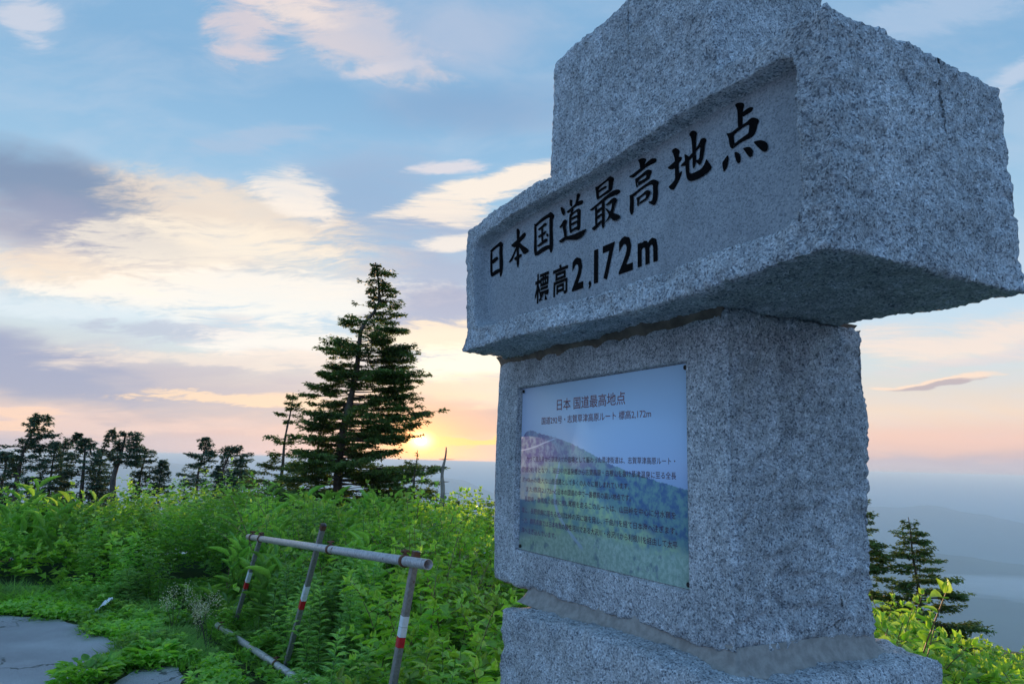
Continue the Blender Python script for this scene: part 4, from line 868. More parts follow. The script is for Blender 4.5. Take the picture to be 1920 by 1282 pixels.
def forb(seed, h, lod=''):
    r = np.random.default_rng(seed); st = Geo(); fr = []
    for k in range(r.integers(4, 7)):
        a = r.uniform(0, 6.28); hh = h * r.uniform(.7, 1.05); c = stem_curve(r, hh, r.uniform(.03, .2) * h, a) + np.array([r.uniform(-.1, .1), r.uniform(-.1, .1), 0])
        tube(st, c, np.linspace(.004, .0015, 7), 3, False)
        n = int(hh / .036)
        for j in range(n):
            t = .25 + .75 * (j + r.uniform(0, .6)) / n; x = min(t, .999) * 6; i = int(x); p = c[i] + (c[min(i + 1, 6)] - c[i]) * (x - i)
            b = j * 2.4 + k; L = r.uniform(.06, .11) * (1.15 - .5 * t)
            d = np.array([np.sin(b), np.cos(b), r.uniform(.1, .8)])
            fr.append((p, d, np.array([r.normal(0, .25), r.normal(0, .25), 1]), L, L * r.uniform(.20, .28), t > .93))
    return st, fr, 'lance', 'stem', 'forb'
def mugwort(seed, h, lod=''):
    r = np.random.default_rng(seed); st = Geo(); fr = []
    for k in range(r.integers(3, 6)):
        a = r.uniform(0, 6.28); hh = h * r.uniform(.7, 1.05); c = stem_curve(r, hh, r.uniform(.05, .25) * h, a) + np.array([r.uniform(-.1, .1), r.uniform(-.1, .1), 0])
        tube(st, c, np.linspace(.0045, .0015, 7), 3, False)
        n = int(hh / .028)
        for j in range(n):
            t = .2 + .8 * (j + r.uniform(0, .6)) / n; x = min(t, .999) * 6; i = int(x); p = c[i] + (c[min(i + 1, 6)] - c[i]) * (x - i)
            b = j * 2.4 + k; L = r.uniform(.075, .12) * (1.2 - .55 * t); e = r.uniform(.2, .7) + .5 * t
            for q in (-.42, 0, .42):      # a divided leaf: three narrow lobes
                d = np.array([np.sin(b + q), np.cos(b + q), e])
                fr.append((p + d * (0 if q == 0 else .012), d, np.array([r.normal(0, .2), r.normal(0, .2), 1]), L * (1 if q == 0 else .72), L * .085, False))
    return st, fr, 'lance', 'stem', 'mug'
def sasa(seed, h, lod=''):
    r = np.random.default_rng(seed); st = Geo(); fr = []
    for k in range(r.integers(5, 8)):
        a = r.uniform(0, 6.28); hh = h * r.uniform(.6, 1.); c = stem_curve(r, hh * .8, r.uniform(.05, .2) * h, a) + np.array([r.uniform(-.12, .12), r.uniform(-.12, .12), 0])
        tube(st, c, np.linspace(.003, .0015, 7), 3, False)
        for j in range(6):
            t = .35 + .65 * j / 5; x = min(t, .999) * 6; i = int(x); p = c[i] + (c[min(i + 1, 6)] - c[i]) * (x - i); b = a + j * 2.6 + r.uniform(-.4, .4); L = r.uniform(.15, .25)
            d = np.array([np.sin(b), np.cos(b), r.uniform(.7, 2.)])
            fr.append((p, d, np.array([-np.sin(b), -np.cos(b), .8]), L, L * r.uniform(.075, .10), False))
    return st, fr, 'blade', 'stem', 'sasa'
def frames_to_geo(fr, tpl, young_split=True):
    A, B = Geo(), Geo()
    for g, sel in ((A, [f for f in fr if not f[5]]), (B, [f for f in fr if f[5]])):
        if sel: put_leaves(g, tpl, [f[0] for f in sel], [f[1] for f in sel], [f[2] for f in sel], np.array([f[3] for f in sel]), np.array([f[4] for f in sel]))
    return A, B

# ---------------------------------------------------------------- where plants grow
A2 = np.array(ASPH)
def asph_field(x, y):
    # signed distance to the asphalt outline (negative inside), arrays
    x = np.asarray(x, float); y = np.asarray(y, float); n = len(A2); d = np.full(x.shape, 1e9); ins = np.zeros(x.shape, bool)
    for i in range(n):
        a, b = A2[i], A2[(i + 1) % n]; e = b - a; wx, wy = x - a[0], y - a[1]; t = np.clip((wx * e[0] + wy * e[1]) / (e @ e), 0, 1)
        d = np.minimum(d, np.hypot(wx - e[0] * t, wy - e[1] * t))
        if a[1] != b[1]: ins ^= ((a[1] > y) != (b[1] > y)) & (x < (b[0] - a[0]) * (y - a[1]) / (b[1] - a[1]) + a[0])
    return np.where(ins, -d, d)
_fx, _fy = np.arange(-12, 3, .04), np.arange(1, 17, .04)
_F = asph_field(*np.meshgrid(_fx, _fy, indexing='ij'))
def inside_asph(x, y):
    i = int((x + 12) / .04); j = int((y - 1) / .04)
    return float(_F[min(max(i, 0), len(_fx) - 1), min(max(j, 0), len(_fy) - 1)])
_gx = np.arange(-14, 12, .1); _gy = np.arange(0, 18, .1)
_GZ = None
_N = pnoise
_PX = np.arange(-40, 40, .1)
_PT = np.clip(.5 + 1.15 * fbm(np.stack(np.meshgrid(_PX * .75, _PX * .75, [4.2], indexing='ij'), -1)[:, :, 0], 2), 0, 1)
mu = np.array([.47794, -.87839]); mv = np.array([.87839, .47794]); mo = np.array([.5883, 1.9115])
def in_monument(x, y, m=.12):
    p = np.array([x, y]) - mo; u, v = -(p @ mu), p @ mv
    return -.15 - m < u < 1.1 + m and -.13 - m < v < .72 + m
RN, RF = np.array(RAIL_NEAR[:2]), np.array(RAIL_FAR[:2])
def rail_side(x, y):   # >0: beyond the railing as seen from the path
    d = RN - RF; w = np.array([x, y]) - RF; return -(d[0] * w[1] - d[1] * w[0]) / np.linalg.norm(d)
def sight_limit(x, y):
    # keep what grows this side of the low pipe below the line of sight to it
    a = math.atan2(x, y); r = math.hypot(x, y)
    if not (R(-24.5) < a < R(-6.5)): return 9.
    P, Q = np.array(LOW_FAR[:2]), np.array([-.593, 3.672]); d = Q - P; s = np.array([math.sin(a), math.cos(a)]); den = s[0] * d[1] - s[1] * d[0]
    D = (P[0] * d[1] - P[1] * d[0]) / den
    if D - .02 <= r < D + .30 and a < R(-10): return .42
    return 9. if r > D - .02 or D < 0 else 1.55 - 1.50 * r / D - .03
def before_rail(x, y):
    a = math.atan2(x, y); r = math.hypot(x, y); aN = math.atan2(*RN); aF = math.atan2(*RF)
    if not (aF - .06 < a < aN + .05): return False
    # where this line of sight meets the rail
    d = RN - RF; s = np.array([math.sin(a), math.cos(a)]); den = s[0] * d[1] - s[1] * d[0]
    rr_ = (RF[0] * d[1] - RF[1] * d[0]) / den
    return r < rr_ + .12
variants = {}
def get_variant(kind, seed, lo):
    k = (kind, seed, lo)
    if k not in variants:
        mk = {'knot': knotweed, 'forb': forb, 'mug': mugwort, 'sasa': sasa}[kind]
        st, fr, tpl, sm, lm = mk(seed, 1.0, 'lo' if lo else '')
        # the makers work at one metre; leaf sizes are kept real by dividing out the plant's height later
        variants[k] = (st, fr, tpl, sm, lm)
    return variants[k]
mass = {k: dict(st=Geo(), lf=Geo(), yg=Geo()) for k in ('knot', 'forb', 'mug', 'sasa')}
def stamp(kind, x, y, h, seed, lo):
    st, fr, tpl, sm, lm = get_variant(kind, seed, lo)
    rot = rng.uniform(0, 6.28); c, s = math.cos(rot), math.sin(rot); z = float(ground_z(x, y)) - .02
    Rm = np.array([[c, -s, 0], [s, c, 0], [0, 0, 1.]]); sc = np.array([.55 + .45 * h, .55 + .45 * h, h])
    n = len(fr)
    base = np.array([f[0] for f in fr]) * sc @ Rm.T + [x, y, z]; d = np.array([f[1] for f in fr]) @ Rm.T; up = np.array([f[2] for f in fr]) @ Rm.T
    L = np.array([f[3] for f in fr]); Wd = np.array([f[4] for f in fr]); yy = np.array([f[5] for f in fr])
    k = rng.uniform(.85, 1.15) * (1.12 if lo else 1); L = L * k; Wd = Wd * k * (1.1 if lo else 1)
    t = tpl + '_lo' if lo and tpl + '_lo' in TPL else tpl
    D = mass[kind]
    for g, sel in ((D['lf'], ~yy), (D['yg'], yy)):
        if sel.any(): put_leaves(g, t, base[sel], d[sel], up[sel], L[sel], Wd[sel])
    if not lo:
        V = np.concatenate(st.V) * sc @ Rm.T + [x, y, z]; D['st'].add(V, None, np.concatenate(st.Q))
singles = []   # nearest plants become things of their own
count = 0
def species(a, r, n):
    if a > 0: return 'knot'
    if r < 6.6 and a > -23 and a < -9.5: return 'mug' if n < .62 else ('forb' if n < .85 else 'sasa')
    if a > -9.5: return 'knot' if n < .8 else 'forb'
    if a > -20 and r > 6.6: return 'sasa' if n < .55 else ('knot' if n < .8 else 'forb')
    return 'forb' if n < .50 else ('knot' if n < .78 else 'sasa')
def patchn(x, y): return float(_PT[int((x + 40) / .1) % 800, int((y + 40) / .1) % 800])
nL = nR = 0
cells = []
for r0 in np.arange(2.6, 15.5, .27):
    nA_ = int(math.radians(50) * r0 / .27)
    for k in range(nA_):
        a = -43 + 50 * (k + rng.uniform(0, 1)) / nA_; cells.append((a, r0 + rng.uniform(-.12, .12)))
    nB_ = int(math.radians(28) * r0 / .18)
    if r0 < 15:
        for k in range(nB_):
            cells.append((18 + 28 * (k + rng.uniform(0, 1)) / nB_, r0 + rng.uniform(-.1, .1)))
for a, r in cells:
    x, y = r * math.sin(R(a)), r * math.cos(R(a))
    if in_monument(x, y): continue
    ad = inside_asph(x, y)
    patch_d = math.hypot(x + 2.4, y - 5.05)
    if a < 5:
        if ad < .12 or patch_d < .55: continue
        if r < 3.0 and a < -1: continue
        hmax = .16 + 1.0 * float(sstep(ad, .30, 1.25))
        if a < -30: hmax = .10 + 1.12 * float(sstep(ad, .85, 1.7))
        if -26 < a < -18: hmax *= 1.06
        hmax *= .80 + .42 * patchn(x * 1.6 + 5, y * 1.6)
        if r > 10.5: hmax *= max(.55, 1 - .1 * (r - 10.5))
        br = before_rail(x, y)
        if br: hmax = min(hmax, .30 if r > 4.2 else .42)
        elif -24 < a < -5: hmax = min(hmax, .45 + .16 * (r - 3.5)) if r < 7 else hmax
        sl_ = sight_limit(x, y); hmax = min(hmax, (max(.62 * sl_ - .09, .0) if sl_ < 5 else 9) + (.12 if r < 3.7 and a > -12 else 0))
        if r < 4.4 and -8 < a < -3: hmax = min(hmax, .62)
        if a >= -3: hmax = min(hmax, .70 + .05 * (r - 3))
    else:
        if r < 3.0: continue
        dep = .160 + .042 * float(sstep(a, 27, 30)) + .014 * math.sin(a * 1.5 + 1)
        gz = float(ground_z(x, y)); hmax = min(1.55 - dep * r - gz, 1.15) * (1.06 - .12 * float(sstep(a, 27, 31)))
        if r > 9: hmax = .8 * hmax + .15
    if hmax < .14: continue
    if a > 5 and r > 7 and rng.uniform() < .45: continue
    sp = species(a, r, rng.uniform(0, 1) * .45 + patchn(x, y) * .6)
    h = hmax * rng.uniform(.78, 1.08)
    if ad < .9 and a < 0: sp = 'forb' if rng.uniform() < .6 else 'mug'
    lo = r > 8.5
    seed = int(rng.integers(0, 7))
    if r < 5.6 and h > .45 and sp in ('knot', 'mug') and not lo and ((a < 5 and nL < 24) or (a > 5 and nR < 14)):
        nL += a < 5; nR += a > 5
        singles.append((sp, x, y, h, seed)); 
        continue
    stamp(sp, x, y, h, seed, lo); count += 1
print('plants', count, 'single', len(singles))
NAMES = {'knot': ('knotweed_thicket', 'dense broad leaved knotweed covering the slope below the firs', 'thicket'),
         'forb': ('herb_thicket', 'soft green herbs with lance shaped leaves on the slope beside the path', 'undergrowth'),
         'mug': ('mugwort_patch', 'feathery grey green mugwort around the pipe railing', 'undergrowth'),
         'sasa': ('bamboo_grass_patch', 'bamboo grass with long upright blades behind the pipe railing', 'bamboo grass')}
for k, (nm, lb, ct) in NAMES.items():
    D = mass[k]; sm = {'knot': 'redstem'}.get(k, 'stem')
    g = Geo(); fm = []
    V = []; 
    me = D['lf'].mesh(nm, MAT[k])
    root = link(nm, me, label=lb, cat=ct, kind='stuff')
    if D['st'].V: o = link('stem', D['st'].mesh('stem', MAT[sm]), root, kind='stuff')
    if D['yg'].V: o = link('young_leaf', D['yg'].mesh('young_leaf', MAT['knot_young']), root, kind='stuff')

# the nearest plants, each a thing with its stems and single leaves
UNIT = {}
for tpl in ('broad', 'lance'):
    g = Geo(); V, T_, Q_ = TPL[tpl]; g.add(V, T_, Q_)
    for mk in ('knot', 'knot_young', 'mug'): UNIT[(tpl, mk)] = g.mesh('leaf', MAT[mk])
stem_mesh = {}
def side_word(x, y):
    a = math.degrees(math.atan2(x, y))
    return a
singles.sort(key=lambda s: math.hypot(s[1], s[2]))
SPECIAL = {}
def mark(ix, text):
    if ix and ix[0] not in SPECIAL: SPECIAL[ix[0]] = text
kr = [i for i, s in enumerate(singles) if s[0] == 'knot' and s[1] > 0]; kl = [i for i, s in enumerate(singles) if s[0] == 'knot' and s[1] <= 0]; mg = [i for i, s in enumerate(singles) if s[0] == 'mug']
azs = lambda i: math.atan2(singles[i][1], singles[i][2])
mark(sorted(kr, key=lambda i: -singles[i][3]), 'tallest knotweed shrub standing right of the monument')
mark(sorted(kr, key=azs), 'knotweed shrub pressed closest to the right side of the monument')
mark(sorted(kr, key=lambda i: -azs(i)), 'knotweed shrub nearest to the right edge of the picture')
mark(sorted(kr, key=lambda i: singles[i][3]), 'lowest knotweed shrub right of the monument')
mark(sorted(kl, key=lambda i: -singles[i][3]), 'tallest knotweed shrub between the railing and the monument')
mark(sorted(kl, key=lambda i: -azs(i)), 'knotweed shrub touching the left side of the granite base block')
mark(sorted(kl, key=azs), 'knotweed shrub growing right behind the open end of the top pipe')
mark(sorted(mg, key=lambda i: -singles[i][3]), 'tallest mugwort growing beside the pipe railing')
mark(sorted(mg, key=azs), 'leftmost of the mugwort plants around the railing')
mark(sorted(mg, key=lambda i: -azs(i)), 'mugwort plant at the foot of the nearest railing post')
groups = {}
for i, (sp, x, y, h, seed) in enumerate(singles):
    a = side_word(x, y); r = math.hypot(x, y)
    st, fr, tpl, sm, lm = get_variant(sp, seed, False)
    right = a > 5
    if sp == 'knot':
        lab = 'bushy knotweed with broad bright leaves behind the right side of the monument' if right else 'bushy knotweed with broad bright leaves between railing and monument'
        grp = 'knotweed right of the monument' if right else 'knotweed left of the monument'
        nm = 'knotweed_plant'; cat = 'plant'
    else:
        lab = 'upright mugwort with narrow divided leaves growing around the pipe railing'; grp = 'mugwort around the railing'; nm = 'mugwort_plant'; cat = 'plant'
    if sp == 'knot':
        pass
    e = link(nm, None, loc=(x, y, float(ground_z(x, y)) - .02), label=SPECIAL.get(i, lab), cat=cat, group=grp)
    e.rotation_euler.z = rng.uniform(0, 6.28); sc = np.array([.55 + .45 * h, .55 + .45 * h, h])
    key = (sp, seed, round(h, 1))
    g = Geo(); g.add(np.concatenate(st.V) * sc, None, np.concatenate(st.Q)); link('stem', g.mesh('stem', MAT[sm]), e)
    big = sorted(fr, key=lambda f: -f[3]); own = [f for f in big if f[4] > .008][:120] if sp == 'knot' else []
    rest = [f for f in fr if not any(f is o for o in own)] if sp == 'knot' else fr
    ks = rng.uniform(.9, 1.2)
    for f in own:
        p = np.array(f[0]) * sc; d = Vector(f[1]).normalized(); s_ = Vector(f[2]).cross(d).normalized(); n_ = d.cross(s_)
        L, Wd = f[3] * ks, f[4] * ks
        mt = Matrix((d * L, s_ * Wd, n_ * L)).transposed().to_4x4(); mt.translation = p
        o = bpy.data.objects.new('leaf', UNIT[(tpl, 'knot_young' if f[5] else lm)]); COL.objects.link(o); o.parent = e; o.matrix_local = mt
    if rest:
        g = Geo(); put_leaves(g, tpl, np.array([f[0] for f in rest]) * sc, [f[1] for f in rest], [f[2] for f in rest], np.array([f[3] for f in rest]) * ks, np.array([f[4] for f in rest]) * ks)
        link('foliage', g.mesh('foliage', MAT[lm if sp != 'knot' else 'knot_young']), e, kind='stuff')

# low cover and grass
def scatter_low():
    cv, gr, fl = Geo(), Geo(), Geo(); B = {'c': [[], [], [], [], []], 'g': [[], [], [], [], []]}
    def add(k, p, d, up, L, W_):
        for lst, v in zip(B[k], (p, d, up, L, W_)): lst.append(v)
    n = 0
    for _ in range(26000):
        a = rng.uniform(-44, 3); r = math.sqrt(rng.uniform(2.6 ** 2, 9.6 ** 2)); x, y = r * math.sin(R(a)), r * math.cos(R(a))
        ad = inside_asph(x, y); pd = math.hypot((x + 2.4) * 1.1, (y - 5.0) * .8)
        ragged = .05 + .16 * (patchn(x * 4, y * 4) - .5)
        if ad < ragged - .11 or pd < .34 + ragged: continue
        if in_monument(x, y, 0) or ad > 3.2: continue
        z = 0.0; t = patchn(x * 2.2, y * 2.2)
        if a < -20 and t > .42 or t > .62:
            for q in range(5):
                b = rng.uniform(0, 6.28); e = rng.uniform(.1, .9); L = rng.uniform(.035, .07)
                if sight_limit(x, y) < .16: continue
                add('c', (x + rng.normal(0, .03), y + rng.normal(0, .03), z + rng.uniform(.0, .10)), (math.sin(b), math.cos(b), e), (rng.normal(0, .3), rng.normal(0, .3), 1), L, L * rng.uniform(.28, .45))
        else:
            for q in range(7):
                b = rng.uniform(0, 6.28); e = rng.uniform(1.0, 3.2); L = min(rng.uniform(.10, .30) * (1 if ad > .3 else .6), max(.02, sight_limit(x, y) * .5 - .02))
                add('g', (x + rng.normal(0, .025), y + rng.normal(0, .025), z - .01), (math.sin(b), math.cos(b), e), (-math.sin(b), -math.cos(b), .3), L, rng.uniform(.0022, .0045) * (1 if r < 6 else 1.5))
    for k, tpl, g in (('c', 'broad_lo', cv), ('g', 'grass', gr)):
        p, d, u, L, W_ = (np.array(v) for v in B[k]); put_leaves(g, tpl, p, d, u, L, W_)
    link('ground_cover', cv.mesh('ground_cover', MAT['cover']), label='low leafy ground cover creeping along the asphalt edge', cat='ground cover', kind='stuff')
    link('grass', gr.mesh('grass', MAT['grass']), label='fine green grass between the path and the railing', cat='grass', kind='stuff')
scatter_low()
# weed clumps breaking through the asphalt, seed heads, litter
def weed(x, y, rad, n, seed, lab, name='weed_clump', h=.12, mat='cover'):
    r = np.random.default_rng(seed); g = Geo(); p = []; d = []; u = []; L = []
    for k in range(n):
        b = r.uniform(0, 6.28); rho = rad * math.sqrt(r.uniform(0, 1)); e = r.uniform(.15, 1.1)
        p.append((rho * math.sin(b) * .8, rho * math.cos(b), r.uniform(0, h))); d.append((math.sin(b), math.cos(b), e)); u.append((r.normal(0, .2), r.normal(0, .2), 1)); L.append(r.uniform(.05, .09))
    L = np.array(L); put_leaves(g, 'broad', p, d, u, L, L * .36)
    e = link(name, None, loc=(x, y, .01), label=lab, cat='weed'); link('foliage', g.mesh('foliage', MAT[mat]), e, kind='stuff')
    s = Geo()
    for k in range(9):
        b = r.uniform(0, 6.28); tube(s, [(0, 0, 0), (rad * .4 * math.sin(b), rad * .4 * math.cos(b), h * .6), (rad * .8 * math.sin(b), rad * .8 * math.cos(b), h * .7)], .002, 3, False)
    link('stem', s.mesh('stem', MAT['stem']), e)
weed(-2.80, 5.12, .21, 240, 3, 'green weed clump spreading over the broken asphalt tip')
weed(-2.62, 5.62, .17, 150, 4, 'smaller green weed clump at the crack beside the loose asphalt patch')
# dry seed heads standing in the shade
for k, (x, y, h) in enumerate(((-2.35, 6.0, .42), (-2.55, 6.3, .36), (-1.0, 4.1, .30), (-2.9, 6.6, .40))):
    e = link('seed_head_plant', None, loc=(x, y, 0), label=['dry pale seed heads just left of the low pipe end', 'dry pale seed heads in the shade behind the white litter', 'brownish seed heads below the middle railing post', 'thin dry seed heads at the foot of the herb slope'][k], cat='plant', group='dry seed heads')
    s = Geo(); f = Geo(); r = np.random.default_rng(k)
    for j in range(6):
        b = r.uniform(0, 6.28); top = np.array([math.sin(b) * .1, math.cos(b) * .1, h * r.uniform(.7, 1)]); tube(s, [(0, 0, 0), top * [.4, .4, .5], top], .0018, 3, False)
        q = r.normal(0, .022, (60, 3)) * [1, 1, 1.8] + top; put_leaves(f, 'lance_lo', q, r.normal(0, 1, (60, 3)), r.normal(0, 1, (60, 3)), np.full(60, .012), np.full(60, .004))
    link('stem', s.mesh('stem', MAT['pe']), e); link('seed_head', f.mesh('seed_head', MAT['flower']), e, kind='stuff')
# crumpled white film
lx = np.linspace(-.12, .12, 14); ly = np.linspace(-.05, .05, 7); LX, LY = np.meshgrid(lx, ly, indexing='ij')
LP = np.stack([LX, LY * (1 - np.abs(LX) * 3), .07 + .05 * fbm(np.stack([LX * 14, LY * 20, LX * 0], -1), 3) + .35 * LX], -1)
i = np.arange(13)[:, None] * 7; j = np.arange(6)[None]
lo_ = mesh_np('litter', LP.reshape(-1, 3), [np.stack([i + j, i + j + 7, i + j + 8, i + j + 1], -1).reshape(-1, 4)], MAT['litter'], True)
l_ = link('litter', lo_, loc=(-3.86, 7.22, .03), label='scrap of crumpled white plastic lying in the grass by the path', cat='litter'); l_.rotation_euler = (R(15), R(-20), R(15))

# ---------------------------------------------------------------- firs
def fir(name, label, cat, x, y, scale, trunk, layers, r0, seed, q, per=7, mat='needle', group=None, bare=False, depth=.9, bark='bark', fill=True, barkl=1.):
    """trunk and layers are given in pixels of a 1:1 sketch of the tree (x right, y down, origin at the sketch's base); scale turns them into metres."""
    r = np.random.default_rng(seed); a0 = math.atan2(x, y); gz = float(ground_z(x, y))
    zb = trunk['z']                                    # height of the sketch's origin above world zero
    e = link(name, None, loc=(x, y, gz), label=label, cat=cat, group=group);     tp = np.array([(px * scale, zb - gz - py * scale) for px, py in trunk['p']])[::-1]   # bottom first
    if tp[0, 1] > 0: tp = np.concatenate([[(tp[0, 0], -.15)], tp])
    n = len(tp); zs = tp[:, 1]
    fx = lambda z: np.interp(z, zs, tp[:, 0])
    zz_ = np.linspace(zs[0], zs[-1], 30); sm = np.interp(zz_, zs, tp[:, 0]) + .25 * r0 * np.sin(zz_ * 5 / max(zs[-1], .1) * 3)
    pts = np.column_stack([sm, .3 * r0 * np.cos(zz_ * 4), zz_]); tt = (zz_ - zz_[0]) / (zz_[-1] - zz_[0])
    g = Geo(); tube(g, pts, r0 * (1 - .93 * tt) ** .8 * (1 + .08 * np.sin(zz_ * 23)), 9)
    link('trunk', g.mesh('trunk', MAT[bark], True), e)
    br = Geo(); fo = [[], [], [], [], []]
    LY_ = [((zb - gz) - py * scale, x0 * scale, x1 * scale) for py, x0, x1 in layers]
    if fill:
        zl, a_, b_ = LY_[-1]; step = max(.18, (LY_[0][0] - zl) / max(len(LY_) - 1, 1))
        while zl > .35: zl -= step; LY_.append((zl, a_, b_))
    total = 0
    for li, (z, xl, xr) in enumerate(LY_):
        tx = float(fx(z)); el_, er_ = max(.03, tx - xl), max(.03, xr - tx)
        avg = (el_ + er_) / 2; m = per if avg > .25 else max(4, per - 2)
        if li == 0: m = 4
        if avg > .9: m += 3
        for k in range(m):
            if k == 0: ph, f = 0., r.uniform(.82, 1.03)
            elif k == 1: ph, f = math.pi, r.uniform(.82, 1.03)
            elif r.uniform() < .14: continue
            else: ph, f = (math.pi * (k % 2) + r.normal(0, .95)), r.uniform(.45, .95)
            ph += r.normal(0, .16); c, s = math.cos(ph), math.sin(ph)
            L = f * ((er_ if c > 0 else el_) * abs(c) + depth * avg * (1 - abs(c)))
            if L < .04: continue
            zk = z + r.normal(0, .075) * avg; rise = r.uniform(-.10, .10)
            t = np.linspace(0, 1, 9)[:, None]; wob = r.normal(0, .02 * L, 2)
            P = np.array([tx, 0, zk - .06 * L - rise * L * .5]) + t * L * np.array([c, s, 0]) + np.column_stack([wob[0] * np.sin(t[:, 0] * 6), wob[1] * np.sin(t[:, 0] * 5), L * ((rise - .03) * t[:, 0] + .10 * t[:, 0] ** 2)])
            tube(br, P, np.linspace(max(.005, L * .011), .002, 9), 4, False)
            if bare: continue
            # side twigs in a flat fan
            start = r.uniform(.22, .42) if L > .4 else .05; gph, gfr = r.uniform(0, 6.28), r.uniform(9, 15)
            nt = max(5, int(L * (1 - start) / (q * .5)))
            for j in range(nt):
                tb = start + (1 - start) * (j + r.uniform(.2, .8)) / nt; xi = tb * 8; i0 = min(int(xi), 7); p = P[i0] + (P[i0 + 1] - P[i0]) * (xi - i0)
                if r.uniform() < .08 or (L > .35 and math.sin(tb * L * gfr + gph) < -.6): continue
                prof = math.sin(min(1, (tb - start) / (1 - start) * 1.15 + .18) * math.pi * .92)
                lt = min(.46 * L, .5) * max(.2, prof) * r.uniform(.5, 1.1)
                for sd_ in (-1, 1):
                    ang = ph + sd_ * r.uniform(.65, 1.1); dx = np.array([math.cos(ang), math.sin(ang), r.uniform(-.08, .16)])
                    nn_ = max(2, int(lt / (q * .42)))
                    w = (np.arange(nn_) + r.uniform(.2, 1., nn_)) / nn_ * lt
                    pp = p + w[:, None] * dx + r.normal(0, q * .3, (nn_, 3)) * [1, 1, 1.1]
                    for side_ in (-1, 1):
                        a2 = ang + side_ * r.uniform(.25, .95, nn_)
                        fo[0].append(pp); fo[1].append(np.column_stack([np.cos(a2), np.sin(a2), r.normal(.10, .26, nn_)])); fo[2].append(np.column_stack([r.normal(0, .45, nn_), r.normal(0, .45, nn_), np.ones(nn_)]))
                        fo[3].append(q * r.uniform(.7, 1.25, nn_)); fo[4].append(q * r.uniform(.2, .36, nn_)); total += nn_
            # needles along the branch tip
            nn_ = max(3, int(L / q)); tb = r.uniform(.5, 1, nn_) * 8; i0 = np.minimum(tb.astype(int), 7); pp = P[i0] + (P[i0 + 1] - P[i0]) * (tb - i0)[:, None]
            a2 = ph + r.normal(0, .4, nn_); fo[0].append(pp); fo[1].append(np.column_stack([np.cos(a2), np.sin(a2), r.normal(.25, .3, nn_)])); fo[2].append(np.column_stack([r.normal(0, .4, (nn_, 2)), np.ones(nn_)])); fo[3].append(q * r.uniform(.8, 1.3, nn_)); fo[4].append(q * r.uniform(.18, .28, nn_))
    link('branches', br.mesh('branches', MAT[bark]), e, kind='stuff')
    if not bare:
        # leader at the very top
        nt = 26; top = pts[-1]; hh = r.uniform(0, 1, nt) ** .8 * q * 5; a2 = r.uniform(0, 6.28, nt)
        fo[0].append(top - np.column_stack([0 * hh, 0 * hh, hh])); fo[1].append(np.column_stack([np.cos(a2), np.sin(a2), r.uniform(.2, 1.2, nt)])); fo[2].append(np.column_stack([r.normal(0, .5, (nt, 2)), np.ones(nt)])); fo[3].append(q * r.uniform(.6, 1.1, nt)); fo[4].append(q * np.full(nt, .2))
        g = Geo(); cc = [np.concatenate(v) for v in fo]; put_leaves(g, 'lance_lo', *cc)
        link('crown', g.mesh('crown', MAT[mat]), e, kind='stuff')
    return e
def sk(trunk, layers, s, ox, oy, z):
    """sketch coordinates: s enlargement, (ox, oy) base point"""
    return dict(p=[((a - ox) / s, (b - oy) / s) for a, b in trunk], z=z), [((y - oy) / s, (a - ox) / s, (b - ox) / s) for y, a, b in layers]
def S1(x, y): return (385., 1189.)
def grow(name, label, x, y, z, s, ox, oy, trunk, layers, r0, seed, q, **kw):
    t, l = sk(trunk, layers, s, ox, oy, z); return fir(name, label, kw.pop('cat', 'tree'), x, y, y * .986 / 1340, t, l, r0, seed, q, **kw)
# the big fir the sun rises behind
grow('fir_tree', 'tallest fir, broad and wind shaped with layered branches, sun rising at its right edge', -3.23, 13.62, .56, 2.331, 385, 1189,
     [(500, 75), (520, 190), (528, 275), (495, 325), (462, 370), (456, 500), (430, 640), (408, 800), (400, 970), (392, 1189)],
     [(88, 488, 525), (112, 490, 560), (130, 480, 615), (165, 430, 570), (190, 470, 600), (215, 465, 630), (245, 480, 625), (270, 420, 665), (302, 530, 660), (325, 368, 600), (345, 365, 645), (362, 350, 660), (392, 440, 720),
      (430, 310, 620), (445, 320, 600), (465, 245, 735), (488, 300, 700), (510, 300, 755), (540, 275, 740), (560, 285, 765), (585, 265, 775), (612, 300, 730), (635, 180, 788), (660, 240, 740), (690, 300, 690), (715, 280, 760), (742, 190, 800), (770, 240, 835), (800, 185, 832),
      (830, 250, 800), (850, 215, 700), (880, 280, 740), (905, 190, 795), (930, 300, 640), (955, 180, 700), (985, 120, 905), (1010, 180, 760), (1040, 100, 870), (1070, 60, 760), (1100, 40, 890), (1125, 20, 800), (1150, 0, 880)],
     .10, 5, .056, per=7)
grow('fir_tree', 'slim ragged fir close to the left of the tallest fir', -5.11, 16.21, .68, 2.331, 140, 1119,
     [(172, 668), (165, 780), (155, 900), (142, 1119)],
     [(690, 152, 190), (716, 145, 214), (742, 150, 200), (765, 100, 230), (800, 150, 250), (862, 58, 225), (885, 100, 200), (940, 75, 205), (965, 90, 250), (990, 20, 225), (1020, 0, 260), (1050, -20, 280), (1080, -40, 280)], .06, 8, .07, per=5)
grow('fir_tree', 'low dark fir filling the gap left of the tallest fir', -3.95, 14.9, .3, 2.331, 250, 1189,
     [(262, 735), (258, 900), (250, 1189)],
     [(760, 235, 300), (800, 215, 320), (845, 190, 335), (900, 160, 350), (955, 120, 380), (1000, 60, 400), (1050, 30, 400), (1100, 0, 420), (1150, -20, 420)], .07, 9, .066, per=6)
